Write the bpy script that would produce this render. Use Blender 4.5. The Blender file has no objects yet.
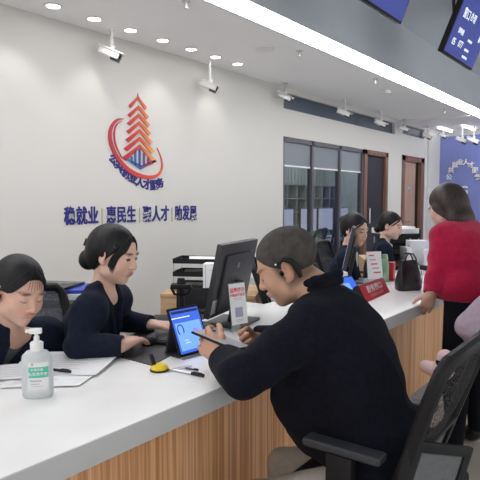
import bpy, bmesh, math, random
import numpy as np
from mathutils import Vector, Matrix
random.seed(4)
C = bpy.context.scene.collection
PI = math.pi
# ---------------------------------------------------------------- camera
F = 560.0; PITCH = math.atan(40/F); AZ = math.atan(431*math.cos(PITCH)/F); EYE = 1.38
def ray(px, py):
    x = (px-240)/F; y = (240-py)/F
    f = math.cos(PITCH)+y*math.sin(PITCH); u = -math.sin(PITCH)+y*math.cos(PITCH)
    return Vector((math.cos(AZ)*f+math.sin(AZ)*x, math.sin(AZ)*f-math.cos(AZ)*x, u))
O = Vector((0, 0, EYE))
def atz(px, py, z): d = ray(px, py); return O+d*((z-EYE)/d.z)
def aty(px, py, y): d = ray(px, py); return O+d*(y/d.y)
def atd(px, py, dep): return O+ray(px, py)*dep
cam_data = bpy.data.cameras.new('camera'); cam = bpy.data.objects.new('camera', cam_data); C.objects.link(cam)
fw = Vector((math.cos(AZ)*math.cos(PITCH), math.sin(AZ)*math.cos(PITCH), -math.sin(PITCH)))
cam.location = O; cam.rotation_euler = fw.to_track_quat('-Z', 'Y').to_euler()
cam_data.sensor_width = 36; cam_data.lens = 36*F/480; cam_data.clip_start = .05
bpy.context.scene.camera = cam

# ---------------------------------------------------------------- materials
def new_mat(name):
    m = bpy.data.materials.new(name); m.use_nodes = True
    return m, m.node_tree, m.node_tree.nodes['Principled BSDF']
def mat(name, col, rough=.5, metal=0, spec=.5, noise=0, nscale=20, bump=0, bscale=200, emit=None, es=0, trans=0, stretch=None, ior=1.45, sheen=0):
    m, nt, b = new_mat(name); N = nt.nodes; L = nt.links
    b.inputs['Base Color'].default_value = (*col, 1); b.inputs['Roughness'].default_value = rough
    b.inputs['Metallic'].default_value = metal; b.inputs['Specular IOR Level'].default_value = spec
    b.inputs['Transmission Weight'].default_value = trans; b.inputs['IOR'].default_value = ior
    if sheen: b.inputs['Sheen Weight'].default_value = sheen
    tc = N.new('ShaderNodeTexCoord'); mp = N.new('ShaderNodeMapping'); L.new(tc.outputs['Object'], mp.inputs[0])
    if stretch: mp.inputs['Scale'].default_value = stretch
    n = N.new('ShaderNodeTexNoise'); n.inputs['Scale'].default_value = nscale; n.inputs['Detail'].default_value = 4
    L.new(mp.outputs[0], n.inputs['Vector'])
    r = N.new('ShaderNodeValToRGB'); k = noise
    r.color_ramp.elements[0].position = .3; r.color_ramp.elements[1].position = .7
    r.color_ramp.elements[0].color = (*[c*(1-k) for c in col], 1); r.color_ramp.elements[1].color = (*[min(1, c*(1+k)) for c in col], 1)
    L.new(n.outputs[0], r.inputs[0]); L.new(r.outputs[0], b.inputs['Base Color'])
    if bump:
        n2 = N.new('ShaderNodeTexNoise'); n2.inputs['Scale'].default_value = bscale; L.new(mp.outputs[0], n2.inputs['Vector'])
        bp = N.new('ShaderNodeBump'); bp.inputs['Strength'].default_value = bump; bp.inputs['Distance'].default_value = .01
        L.new(n2.outputs[0], bp.inputs['Height']); L.new(bp.outputs[0], b.inputs['Normal'])
    if emit:
        b.inputs['Emission Color'].default_value = (*emit, 1); b.inputs['Emission Strength'].default_value = es
    return m
def skin_mat(name):
    m, nt, b = new_mat(name); a = nt.nodes.new('ShaderNodeAttribute'); a.attribute_name = 'Col'
    nt.links.new(a.outputs['Color'], b.inputs['Base Color']); b.inputs['Roughness'].default_value = .5
    b.inputs['Subsurface Weight'].default_value = .12; b.inputs['Subsurface Radius'].default_value = (.02, .008, .004); b.inputs['Subsurface Scale'].default_value = .3
    b.inputs['Specular IOR Level'].default_value = .35
    return m
def wood_mat(name, c1, c2, stretch, rough=.4, dist=2):
    m, nt, b = new_mat(name); N = nt.nodes; L = nt.links
    tc = N.new('ShaderNodeTexCoord'); mp = N.new('ShaderNodeMapping'); mp.inputs['Scale'].default_value = stretch
    L.new(tc.outputs['Object'], mp.inputs[0])
    n = N.new('ShaderNodeTexNoise'); n.inputs['Scale'].default_value = 1; n.inputs['Detail'].default_value = 6; n.inputs['Distortion'].default_value = dist*.1
    L.new(mp.outputs[0], n.inputs['Vector'])
    r = N.new('ShaderNodeValToRGB'); e = r.color_ramp.elements; e[0].position = .38; e[1].position = .64
    e[0].color = (*c1, 1); e[1].color = (*c2, 1); L.new(n.outputs[0], r.inputs[0]); L.new(r.outputs[0], b.inputs['Base Color'])
    b.inputs['Roughness'].default_value = rough
    return m
M = dict(
    wall=mat('wall_paint', (.63, .625, .605), .6, noise=.012, nscale=2, bump=.02, bscale=90),
    ceil=mat('ceiling_paint', (.86, .86, .88), .8, noise=.01, nscale=2),
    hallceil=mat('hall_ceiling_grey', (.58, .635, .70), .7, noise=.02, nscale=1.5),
    floor=mat('floor_tile', (.55, .54, .50), .25, noise=.05, nscale=3),
    counter=mat('white_quartz', (.88, .88, .875), .22, noise=.03, nscale=6),
    apron=mat('grey_quartz', (.50, .51, .52), .35, noise=.03, nscale=8),
    panel=wood_mat('orange_wood', (.52, .235, .10), (.86, .50, .27), (95, 95, 1.0), .35),
    desk_wood=wood_mat('desk_wood', (.46, .29, .15), (.60, .40, .23), (3, 40, 20), .5),
    door_wood=wood_mat('door_wood', (.13, .06, .035), (.24, .12, .075), (30, 30, 1.5), .4),
    leaf_wood=wood_mat('leaf_wood', (.34, .22, .16), (.44, .30, .22), (30, 30, 1.5), .45),
    black=mat('black_plastic', (.011, .011, .013), .5, spec=.3, noise=.1, nscale=50),
    blackgloss=mat('black_gloss', (.01, .01, .012), .12),
    dgrey=mat('dark_grey_plastic', (.038, .040, .048), .45, noise=.06, nscale=40),
    grey=mat('grey_plastic', (.25, .25, .26), .45),
    lgrey=mat('light_grey_metal', (.55, .56, .58), .3, metal=.6),
    chrome=mat('chrome', (.8, .8, .8), .12, metal=1),
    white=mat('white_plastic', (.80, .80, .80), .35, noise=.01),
    whitecab=mat('white_laminate', (.62, .64, .64), .45, noise=.01),
    paper=mat('paper', (.82, .83, .85), .8, noise=.02, nscale=30),
    ink=mat('ink', (.12, .12, .15), .7), lightink=mat('light_ink', (.45, .46, .5), .8),
    yellow=mat('yellow_plastic', (.85, .62, .02), .35),
    red=mat('red_card', (.52, .015, .03), .35), redink=mat('red_ink', (.75, .1, .12), .6),
    blueink=mat('blue_letter', (.022, .022, .20), .35),
    goldink=mat('gold_letter', (.5, .45, .3), .4),
    green=mat('green_label', (.08, .55, .40), .5), darkgreen=mat('dark_green', (.05, .12, .08), .6),
    blue=mat('blue_folder', (.04, .07, .42), .4),
    glassdark=mat('dark_glass', (.03, .05, .08), .12), slot=mat('slot_blue', (.045, .07, .105), .35, noise=.1, nscale=3),
    frame=mat('dark_frame', (.10, .10, .12), .4),
    bluewall=mat('blue_wall', (.19, .23, .52), .25, noise=.15, nscale=1.2),
    fabric=mat('black_fabric', (.0065, .0075, .014), .9, spec=.15, noise=.25, nscale=60, bump=.15, bscale=500, sheen=.02),
    navy=mat('navy_wool', (.010, .014, .030), .9, spec=.15, noise=.2, nscale=60, bump=.15, bscale=500, sheen=.03),
    tee=mat('black_knit', (.010, .010, .012), .95, spec=.1, noise=.2, nscale=80),
    redwool=mat('crimson_fleece', (.42, .012, .055), .95, spec=.1, noise=.12, nscale=40, bump=.5, bscale=220, sheen=.2),
    lav=mat('lavender_knit', (.46, .36, .44), .95, spec=.1, noise=.1, nscale=40, bump=.4, bscale=200),
    trouser=mat('black_trousers', (.006, .007, .012), .85, spec=.2, noise=.2, nscale=30),
    beige=mat('grey_beige_trousers', (.42, .39, .35), .9, spec=.1, noise=.08, nscale=40),
    pinkshoe=mat('pale_pink_canvas', (.72, .52, .52), .7), shoe=mat('black_leather', (.015, .015, .017), .3),
    shirt=mat('white_shirt', (.7, .72, .76), .8),
    hair=mat('black_hair', (.007, .007, .009), .5, spec=.35, noise=.5, nscale=14, bump=.12, bscale=60, stretch=(6, 6, 1.5)),
    hairbrown=mat('brown_hair', (.030, .017, .016), .42, noise=.5, nscale=14, bump=.2, bscale=50, stretch=(9, 9, 1.2)),
    buzz=mat('cropped_hair', (.058, .051, .048), .8, noise=.3, nscale=40, bump=.3, bscale=700),
    leather=mat('bag_leather', (.012, .013, .018), .3, noise=.2, nscale=30, bump=.3, bscale=60),
    lash=mat('lash', (.012, .009, .009), .6), eyewhite=mat('eye_white', (.6, .58, .56), .3),
    bottle=mat('frosted_bottle', (.75, .78, .80), .3, trans=.35, ior=1.2), gel=mat('green_bottle', (.45, .75, .55), .2, trans=.5, ior=1.2),
    seatred=mat('red_seat_fabric', (.35, .02, .05), .9, noise=.2, nscale=60),
    seatblack=mat('seat_fabric', (.012, .012, .014), .95, noise=.3, nscale=80, bump=.3, bscale=400),
    lamp=mat('strip_lamp', (1, 1, 1), .5, emit=(1, .985, 1), es=12), tubelamp=mat('tube_lamp', (1, 1, 1), .5, emit=(1, .99, 1), es=4), down=mat('downlight_lamp', (1, 1, 1), .5, emit=(1, .97, .93), es=9),
    rim=mat('lamp_rim', (.75, .75, .76), .4),
    bscreen=mat('tablet_screen', (.02, .05, .3), .5, emit=(.05, .16, .80), es=.8),
    bscreen2=mat('hall_screen', (.02, .03, .15), .2, emit=(.05, .07, .36), es=.55),
    lscreen=mat('lit_screen', (.3, .3, .4), .2, emit=(.62, .6, .85), es=.55),
    glow=mat('screen_glyph', (.8, .85, .9), .4, emit=(.75, .8, .95), es=.6), glowlight=mat('screen_light_blue', (.2, .4, .8), .4, emit=(.15, .35, .95), es=.8),
    glowdark=mat('screen_dark', (.01, .02, .1), .4, emit=(.01, .02, .15), es=.4), glowpurple=mat('screen_purple', (.3, .1, .5), .4, emit=(.3, .15, .8), es=.8),
    phone=mat('grey_phone', (.36, .37, .41), .3, noise=.15, nscale=80),
    officewall=mat('office_wall', (.55, .57, .54), .7, noise=.15, nscale=4), officedark=mat('office_dark', (.022, .022, .028), .6),
    skin=skin_mat('skin'), pearl=mat('pearl', (.8, .78, .75), .2), pot=mat('grey_cloth', (.12, .12, .13), .9),
)
# perforated mesh cloth of office chairs (a real see-through weave)
def mesh_cloth(name, col, fac, sc=260):
    m, nt, b = new_mat(name); N = nt.nodes; L = nt.links
    b.inputs['Base Color'].default_value = (*col, 1); b.inputs['Roughness'].default_value = .8
    tc = N.new('ShaderNodeTexCoord'); v = N.new('ShaderNodeTexVoronoi'); v.inputs['Scale'].default_value = sc
    L.new(tc.outputs['Object'], v.inputs['Vector'])
    mt = N.new('ShaderNodeMath'); mt.operation = 'LESS_THAN'; mt.inputs[1].default_value = fac
    L.new(v.outputs['Distance'], mt.inputs[0])
    t = N.new('ShaderNodeBsdfTransparent'); mx = N.new('ShaderNodeMixShader')
    L.new(mt.outputs[0], mx.inputs[0]); L.new(b.outputs[0], mx.inputs[1]); L.new(t.outputs[0], mx.inputs[2])
    L.new(mx.outputs[0], N['Material Output'].inputs['Surface'])
    return m
M['meshcloth'] = mesh_cloth('chair_mesh', (.022, .022, .026), .52)
M['lightmesh'] = mesh_cloth('grey_chair_mesh', (.14, .15, .16), .32)
def glass_mat(name, tint, refl, film=0):
    m, nt, b = new_mat(name); N = nt.nodes; L = nt.links
    t = N.new('ShaderNodeBsdfTransparent'); t.inputs[0].default_value = (*tint, 1)
    g = N.new('ShaderNodeBsdfGlossy'); g.inputs['Roughness'].default_value = .03
    mx = N.new('ShaderNodeMixShader'); mx.inputs[0].default_value = refl
    L.new(t.outputs[0], mx.inputs[1]); L.new(g.outputs[0], mx.inputs[2])
    L.new(mx.outputs[0], N['Material Output'].inputs['Surface'])
    if film:
        d = N.new('ShaderNodeBsdfDiffuse'); d.inputs[0].default_value = (.42, .45, .50, 1)
        m2 = N.new('ShaderNodeMixShader'); m2.inputs[0].default_value = film
        L.new(mx.outputs[0], m2.inputs[1]); L.new(d.outputs[0], m2.inputs[2]); L.new(m2.outputs[0], N['Material Output'].inputs['Surface'])
    return m
M['pane'] = glass_mat('office_glass', (.75, .8, .8), .09)
M['film'] = glass_mat('film_glass', (.6, .65, .7), .06, .5)
M['acrylic'] = glass_mat('acrylic', (.93, .95, .95), .08)
# logo: red at the left edge to orange-yellow at the right edge (printed colour)
def grad_mat(name, cols, axis=0, a=-.2, b_=.2):
    m, nt, b = new_mat(name); N = nt.nodes; L = nt.links
    tc = N.new('ShaderNodeTexCoord'); s = N.new('ShaderNodeSeparateXYZ'); L.new(tc.outputs['Object'], s.inputs[0])
    mr = N.new('ShaderNodeMapRange'); mr.inputs[1].default_value = a; mr.inputs[2].default_value = b_; L.new(s.outputs[axis], mr.inputs[0])
    r = N.new('ShaderNodeValToRGB'); e = r.color_ramp.elements
    e[0].color = (*cols[0], 1); e[1].color = (*cols[-1], 1)
    for i, c in enumerate(cols[1:-1]): q = e.new((i+1)/(len(cols)-1)); q.color = (*c, 1)
    L.new(mr.outputs[0], r.inputs[0]); L.new(r.outputs[0], b.inputs['Base Color']); b.inputs['Roughness'].default_value = .45
    return m
M['pagoda'] = grad_mat('pagoda_paint', [(.42, .012, .03), (.52, .03, .035), (.64, .13, .05), (.80, .42, .15)])
M['ringpaint'] = grad_mat('ring_paint', [(.45, .02, .05), (.60, .05, .05), (.72, .12, .08)], 0, -.3, .3)
M['basepaint'] = grad_mat('base_paint', [(.05, .25, .55), (.03, .08, .35), (.45, .03, .06)], 0, -.12, .15)

# ---------------------------------------------------------------- mesh helpers
class MB:
    def __init__(s): s.bm = bmesh.new(); s.mats = []
    def mi(s, m):
        if m not in s.mats: s.mats.append(m)
        return s.mats.index(m)
    def _fin(s, before, m, X=None):
        fs = [f for f in s.bm.faces if f not in before]
        vs = {v for f in fs for v in f.verts}
        if X is not None: bmesh.ops.transform(s.bm, matrix=X, verts=list(vs))
        if m is not None:
            i = s.mi(m)
            for f in fs: f.material_index = i
        return s
    def box(s, x0, x1, y0, y1, z0, z1, bev=0, m=None, X=None, seg=2):
        t = bmesh.new(); bmesh.ops.create_cube(t, size=1)
        for v in t.verts: v.co = Vector(((x0+x1)/2+v.co.x*(x1-x0), (y0+y1)/2+v.co.y*(y1-y0), (z0+z1)/2+v.co.z*(z1-z0)))
        if bev: bmesh.ops.bevel(t, geom=t.edges[:], offset=bev, segments=seg, profile=.6, affect='EDGES')
        s._merge(t, m, X); return s
    def _merge(s, t, m, X):
        if X is not None: bmesh.ops.transform(t, matrix=X, verts=t.verts[:])
        i = s.mi(m) if m is not None else 0
        for f in t.faces: f.material_index = i
        me = bpy.data.meshes.new('tmp'); t.to_mesh(me); t.free(); s.bm.from_mesh(me); bpy.data.meshes.remove(me)
    def cyl(s, a, b, r0, r1=None, n=20, m=None, X=None):
        a, b = Vector(a), Vector(b); r1 = r0 if r1 is None else r1
        t = bmesh.new(); bmesh.ops.create_cone(t, cap_ends=True, segments=n, radius1=r0, radius2=r1, depth=(b-a).length)
        q = (b-a).to_track_quat('Z', 'Y').to_matrix().to_4x4(); q.translation = (a+b)/2
        bmesh.ops.transform(t, matrix=q, verts=t.verts[:]); s._merge(t, m, X); return s
    def tube(s, pts, r, n=10, m=None, X=None, closed=False):
        pts = [Vector(p) for p in pts]; t = bmesh.new(); rings = []
        rr = r if isinstance(r, (list, tuple)) else [r]*len(pts)
        prev = None; N_ = len(pts)
        for i, p in enumerate(pts):
            if closed: d = (pts[(i+1) % N_]-pts[i-1])
            else: d = (pts[min(i+1, N_-1)]-pts[max(i-1, 0)])
            d.normalize()
            if prev is None: u = d.orthogonal().normalized()
            else: u = (prev-d*prev.dot(d)).normalized()
            prev = u; v = d.cross(u)
            rings.append([t.verts.new(p+(u*math.cos(2*PI*k/n)+v*math.sin(2*PI*k/n))*rr[i]) for k in range(n)])
        for i in range(N_ if closed else N_-1):
            A, B = rings[i], rings[(i+1) % N_]
            for k in range(n): t.faces.new((A[k], A[(k+1) % n], B[(k+1) % n], B[k]))
        if not closed: t.faces.new(rings[0][::-1]); t.faces.new(rings[-1])
        s._merge(t, m, X); return s
    def lathe(s, prof, n=28, m=None, X=None, sx=1, sy=1):
        t = bmesh.new(); rings = []
        for r, z in prof: rings.append([t.verts.new((r*math.cos(2*PI*k/n)*sx, r*math.sin(2*PI*k/n)*sy, z)) for k in range(n)])
        for A, B in zip(rings, rings[1:]):
            for k in range(n): t.faces.new((A[k], A[(k+1) % n], B[(k+1) % n], B[k]))
        if prof[0][0] > 1e-5: t.faces.new(rings[0][::-1])
        if prof[-1][0] > 1e-5: t.faces.new(rings[-1])
        bmesh.ops.remove_doubles(t, verts=t.verts[:], dist=1e-6); s._merge(t, m, X); return s
    def prism(s, pts, z0, z1, m=None, X=None):        # polygon in xy extruded along z
        t = bmesh.new(); a = [t.verts.new((p[0], p[1], z0)) for p in pts]; b = [t.verts.new((p[0], p[1], z1)) for p in pts]
        t.faces.new(a[::-1]); t.faces.new(b); n = len(pts)
        for k in range(n): t.faces.new((a[k], a[(k+1) % n], b[(k+1) % n], b[k]))
        bmesh.ops.recalc_face_normals(t, faces=t.faces[:])
        s._merge(t, m, X); return s
    def mesh(s, me, m=None, X=None):
        t = bmesh.new(); t.from_mesh(me); s._merge(t, m, X); return s
    def obj(s, name, m=None, parent=None, ang=35, **kw):
        me = bpy.data.meshes.new(name); bmesh.ops.recalc_face_normals(s.bm, faces=s.bm.faces[:])
        s.bm.to_mesh(me); s.bm.free()
        if m is not None and not s.mats: me.materials.append(m)
        for q in s.mats: me.materials.append(q)
        me.polygons.foreach_set('use_smooth', [True]*len(me.polygons)); me.set_sharp_from_angle(angle=math.radians(ang))
        o = bpy.data.objects.new(name, me); C.objects.link(o)
        if parent: o.parent = parent
        for k, v in kw.items(): o[k] = v
        return o
def box(name, m, x0, x1, y0, y1, z0, z1, bev=0, parent=None, X=None, **kw):
    return MB().box(x0, x1, y0, y1, z0, z1, bev, X=X).obj(name, m, parent, **kw)
def tag(o, label, cat, group=None):
    o['label'] = label; o['category'] = cat
    if group: o['group'] = group
    return o
def thing(name, label, cat, loc=(0, 0, 0), rz=0, group=None):
    o = bpy.data.objects.new(name, None); o.empty_display_size = .05; C.objects.link(o)
    o.location = loc; o.rotation_euler = (0, 0, rz); return tag(o, label, cat, group)
def struct(o): o['kind'] = 'structure'; return o
def dup(root, loc=None, rz=None, label=None, group=None):
    def cp(o, par):
        c = o.copy(); C.objects.link(c); c.parent = par
        for ch in [q for q in bpy.data.objects if q.parent is o]: cp(ch, c)
        return c
    r = cp(root, None)
    if loc is not None: r.location = loc
    if rz is not None: r.rotation_euler = (0, 0, rz)
    if label: r['label'] = label
    if group: r['group'] = group
    return r
_tcache = {}
def text_me(s, size=.1, extrude=.002, bold=0, align='CENTER'):
    key = (s, size, extrude, bold, align)
    if key in _tcache: return _tcache[key]
    cu = bpy.data.curves.new('t', 'FONT'); cu.body = s; cu.size = size; cu.extrude = extrude; cu.offset = bold
    cu.align_x = align; cu.align_y = 'CENTER'; cu.resolution_u = 3
    o = bpy.data.objects.new('t', cu); C.objects.link(o); dg = bpy.context.evaluated_depsgraph_get()
    me = bpy.data.meshes.new_from_object(o.evaluated_get(dg)); bpy.data.objects.remove(o); _tcache[key] = me
    return me
def XF(o, x, y):      # matrix whose local x,y axes are the given world vectors
    x = Vector(x).normalized(); y = (Vector(y)-x*Vector(y).dot(x)).normalized(); z = x.cross(y)
    m = Matrix((x, y, z)).transposed().to_4x4(); m.translation = Vector(o); return m
WALLX = lambda x, y, z: XF((x, y, z), (1, 0, 0), (0, 0, 1))     # text facing -y

# ---------------------------------------------------------------- signed-distance sculpting for people
V3 = lambda *a: np.array(a, dtype=np.float64)
def nrm(v): v = np.asarray(v, float); return v/np.linalg.norm(v)
def rc(a, b, ra, rb=None):
    a = np.asarray(a, float); b = np.asarray(b, float); rb = ra if rb is None else rb; ba = b-a; l2 = max(ba@ba, 1e-9)
    def f(X, Y, Z):
        px, py, pz = X-a[0], Y-a[1], Z-a[2]
        h = np.clip((px*ba[0]+py*ba[1]+pz*ba[2])/l2, 0, 1)
        return np.sqrt((px-h*ba[0])**2+(py-h*ba[1])**2+(pz-h*ba[2])**2)-(ra+(rb-ra)*h)
    R = max(ra, rb); return f, np.minimum(a, b)-R, np.maximum(a, b)+R
def el(c, r, B=None):
    c = np.asarray(c, float); r = np.asarray(r, float); B = np.eye(3) if B is None else np.asarray(B)   # rows = axes
    def f(X, Y, Z):
        px, py, pz = X-c[0], Y-c[1], Z-c[2]; s0 = 0; s1 = 0
        for i in range(3):
            q = (px*B[i, 0]+py*B[i, 1]+pz*B[i, 2])/r[i]; s0 = s0+q*q; s1 = s1+(q/r[i])**2
        k0 = np.sqrt(s0); k1 = np.sqrt(s1)+1e-9
        return k0*(k0-1)/k1
    e = np.sqrt((B**2*(r**2)[:, None]).sum(0)); return f, c-e, c+e
def half(c, n):    # half space, solid where (p-c).n<0
    c = np.asarray(c, float); n = nrm(n)
    return (lambda X, Y, Z: (X-c[0])*n[0]+(Y-c[1])*n[1]+(Z-c[2])*n[2]), None, None
class Field:
    def __init__(s, ops, vox):
        lo = np.min([o[1][1] for o in ops if o[0] == '+'], 0)-vox*4; hi = np.max([o[1][2] for o in ops if o[0] == '+'], 0)+vox*4
        s.lo = lo; s.v = vox; s.n = np.ceil((hi-lo)/vox).astype(int)+1; s.D = np.full(s.n, 1.0, np.float32)
        for o in ops: s.op(*o)
    def op(s, kind, prim, k=.02):
        f, a, b = prim; m = k+s.v*3+.003
        if a is None: i0 = np.zeros(3, int); i1 = s.n
        else:
            i0 = np.maximum(0, np.floor((a-m-s.lo)/s.v).astype(int)); i1 = np.minimum(s.n, np.ceil((b+m-s.lo)/s.v).astype(int)+1)
        if (i1 <= i0).any(): return
        g = [(s.lo[q]+s.v*np.arange(i0[q], i1[q])).astype(np.float32) for q in range(3)]
        d = f(g[0][:, None, None], g[1][None, :, None], g[2][None, None, :]); sl = tuple(slice(i0[q], i1[q]) for q in range(3))
        A = s.D[sl]
        if kind == '+':
            h = np.maximum(k-np.abs(A-d), 0)/max(k, 1e-6); s.D[sl] = np.minimum(A, d)-h*h*k*.25
        elif kind == '-':
            d = -d; h = np.maximum(k-np.abs(A-d), 0)/max(k, 1e-6); s.D[sl] = np.maximum(A, d)+h*h*k*.25
        elif kind == '*': s.D[sl] = A+d
    def at(s, p):
        q = (np.asarray(p)-s.lo)/s.v; i = np.clip(np.floor(q).astype(int), 0, s.n-2); t = q-i; r = 0
        for dx in (0, 1):
            for dy in (0, 1):
                for dz in (0, 1):
                    r += s.D[i[0]+dx, i[1]+dy, i[2]+dz]*(t[0] if dx else 1-t[0])*(t[1] if dy else 1-t[1])*(t[2] if dz else 1-t[2])
        return r
    def mesh(s):
        D = s.D; S = D < 0; c = np.zeros(np.array(D.shape)-1, np.int8)
        for dx in (0, 1):
            for dy in (0, 1):
                for dz in (0, 1): c += S[dx:S.shape[0]-1+dx, dy:S.shape[1]-1+dy, dz:S.shape[2]-1+dz]
        act = (c > 0) & (c < 8); idx = np.full(act.shape, -1, np.int32); I = np.argwhere(act); idx[act] = np.arange(len(I))
        pos = np.zeros((len(I), 3)); cnt = np.zeros(len(I)); cor = [(x, y, z) for x in (0, 1) for y in (0, 1) for z in (0, 1)]
        vals = {q: D[I[:, 0]+q[0], I[:, 1]+q[1], I[:, 2]+q[2]] for q in cor}
        for a in cor:
            for ax in range(3):
                if a[ax]: continue
                b = tuple(a[j]+(1 if j == ax else 0) for j in range(3)); da, db = vals[a], vals[b]
                cr = (da < 0) != (db < 0); t = np.where(cr, da/np.where(cr, da-db, 1), 0)
                p = np.tile(np.array(a, float), (len(I), 1)); p[:, ax] += t; pos[cr] += p[cr]; cnt[cr] += 1
        vs = s.lo+s.v*(I+pos/cnt[:, None]); quads = []
        for ax in range(3):
            u, w = (ax+1) % 3, (ax+2) % 3
            s0 = [slice(None)]*3; s1 = [slice(None)]*3; s0[ax] = slice(0, -1); s1[ax] = slice(1, None)
            A, B = S[tuple(s0)], S[tuple(s1)]; E = np.argwhere(A != B)
            E = E[(E[:, u] > 0) & (E[:, w] > 0) & (E[:, u] < act.shape[u]) & (E[:, w] < act.shape[w])]
            ins = A[E[:, 0], E[:, 1], E[:, 2]]
            def g(du, dw): e = E.copy(); e[:, u] += du; e[:, w] += dw; return idx[e[:, 0], e[:, 1], e[:, 2]]
            q = np.stack([g(-1, -1), g(0, -1), g(0, 0), g(-1, 0)], 1); q[~ins] = q[~ins][:, ::-1]; quads.append(q)
        return vs, np.concatenate(quads)
def np_obj(name, vs, qs, m, parent, col=None, smooth=1, extra=None):
    for _ in range(smooth):                                       # light Laplacian relax
        acc = np.zeros_like(vs); n = np.zeros(len(vs))
        for i in range(4):
            a, b = qs[:, i], qs[:, (i+1) % 4]; np.add.at(acc, a, vs[b]); np.add.at(n, a, 1)
        n[n == 0] = 1; vs = vs*.5+acc/n[:, None]*.5
    me = bpy.data.meshes.new(name); me.vertices.add(len(vs)); me.vertices.foreach_set('co', vs.ravel())
    me.loops.add(qs.size); me.loops.foreach_set('vertex_index', qs.ravel().astype(np.int32))
    me.polygons.add(len(qs)); me.polygons.foreach_set('loop_start', np.arange(0, qs.size, 4, dtype=np.int32))
    me.update(calc_edges=True); me.validate()
    me.materials.append(m)
    if col is not None:
        at = me.color_attributes.new('Col', 'FLOAT_COLOR', 'POINT'); at.data.foreach_set('color', np.c_[col, np.ones(len(col))].ravel())
    if extra is not None:
        bm = bmesh.new(); bm.from_mesh(me); me2 = bpy.data.meshes.new('x'); extra.bm.to_mesh(me2); extra.bm.free()
        n0 = len(bm.faces); bm.from_mesh(me2); bm.faces.ensure_lookup_table()
        for f in bm.faces[n0:]: f.material_index += 1
        bm.to_mesh(me); bm.free()
        for q in extra.mats: me.materials.append(q)
    me.polygons.foreach_set('use_smooth', [True]*len(me.polygons))
    o = bpy.data.objects.new(name, me); C.objects.link(o); o.parent = parent
    return o
def folds(amp, fr, seed, axis=None):
    rs = np.random.RandomState(seed); w = rs.uniform(0, 6, 6)
    def f(X, Y, Z):
        a = X*fr+1.3*np.sin(Y*fr*.7+w[0])+1.1*np.sin(Z*fr*.55+w[1]); b = Y*fr*.9+1.2*np.sin(X*fr*.6+w[2])+Z*fr*.5
        return amp*(np.abs(np.sin(a*.5+w[3]+Z*fr*.35))**.7-.5+.5*np.sin(b+w[4])*np.sin(Z*fr*.8+w[5]))
    return f, None, None
SPOT_E=6; WORLD=1.05; EXPO=.2
# ================================================================= the setting
WY = 3.72; CZ = 2.73
struct(box('floor', M['floor'], -4, 12, -5, 6.6, -.1, 0))
w = MB()
for (a, b, z0, z1) in ((-1.5, 5.70, 0, CZ), (5.70, 7.93, 0, .10), (5.70, 7.93, 2.145, 2.475), (7.93, 8.83, 2.15, 2.475), (8.83, 9.12, 0, 2.475), (9.12, 9.44, 0, CZ), (9.44, 10.53, 2.16, 2.52),
                       (5.70, 9.12, 2.665, CZ), (9.44, 10.53, 2.685, CZ), (10.53, 10.70, 0, CZ)):
    w.box(a, b, WY, WY+.14, z0, z1)
struct(w.obj('wall_back', M['wall']))
struct(box('wall_column', M['wall'], 10.70, 11.35, WY-.03, WY+.14, 0, CZ))
struct(box('wall_end', M['wall'], 11.37, 11.5, -5, WY+.14, 0, 3.3))
struct(box('trim_blue_panel', M['bluewall'], 11.35, 11.37, 1.2, WY-.03, .1, 2.63))
struct(box('ceiling', M['ceil'], -1.5, 11.37, 2.56, 6.4, CZ, CZ+.1))
struct(box('ceiling_hall', M['hallceil'], -1.5, 11.37, -2.6, 2.335, 3.2, 3.3))
struct(MB().box(-1.5, 11.37, 2.315, 2.335, CZ, 3.3).box(-1.5, 11.37, 2.56, 2.58, CZ-.003, CZ+.2).obj('trim_1', M['hallceil']))
struct(box('trim_2', M['rim'], 9.3, 9.33, 2.58, 3.7, CZ-.03, CZ))
tag(box('strip_light', M['lamp'], -1.5, 11.3, 2.337, 2.558, CZ+.002, CZ+.03), 'long white light strip running along the ceiling edge above the counter', 'ceiling light')
for i, x in enumerate((-.1, .25, .6, .96, 1.32, 1.68, 2.03, 2.385, 2.735, 3.09, 3.445, 3.80, 4.14, 4.48)):
    if x < 2.3: continue
    t = thing('downlight', ['round white downlight cut by the top edge of the photo', 'round white downlight, second from the left of the row', 'round white downlight just right of the leftmost security camera', 'round white downlight, fourth of the row', 'round white downlight, fifth of the row', 'round white downlight just beyond the second hanging security camera', 'round white downlight at the far end of the row'][i-7], 'ceiling light', (x, 3.47, CZ), 0, 'downlights in a row along the back wall')
    MB().lathe([(.055, 0), (.062, -.004), (.050, -.008), (.046, -.002)], 28).obj('trim_ring', M['rim'], t)
    MB().lathe([(.046, -.0015), (.046, -.005), (.0001, -.0055)], 28).obj('lens', M['down'], t)
def spot(x, y, z, e, size=95, col=(1, .95, .88), tgt=None):
    l = bpy.data.lights.new('downlight_beam', 'SPOT'); l.energy = e; l.spot_size = math.radians(size); l.spot_blend = .6; l.shadow_soft_size = .04; l.color = col
    o = bpy.data.objects.new('downlight_beam', l); C.objects.link(o); o.location = (x, y, z)
    if tgt is not None: o.rotation_euler = (Vector(tgt)-Vector((x, y, z))).to_track_quat('-Z', 'Y').to_euler()
for x in (-.1, .6, 1.32, 2.03, 2.735, 3.445, 4.14): spot(x+.17, 3.47, CZ-.02, SPOT_E)

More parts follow.
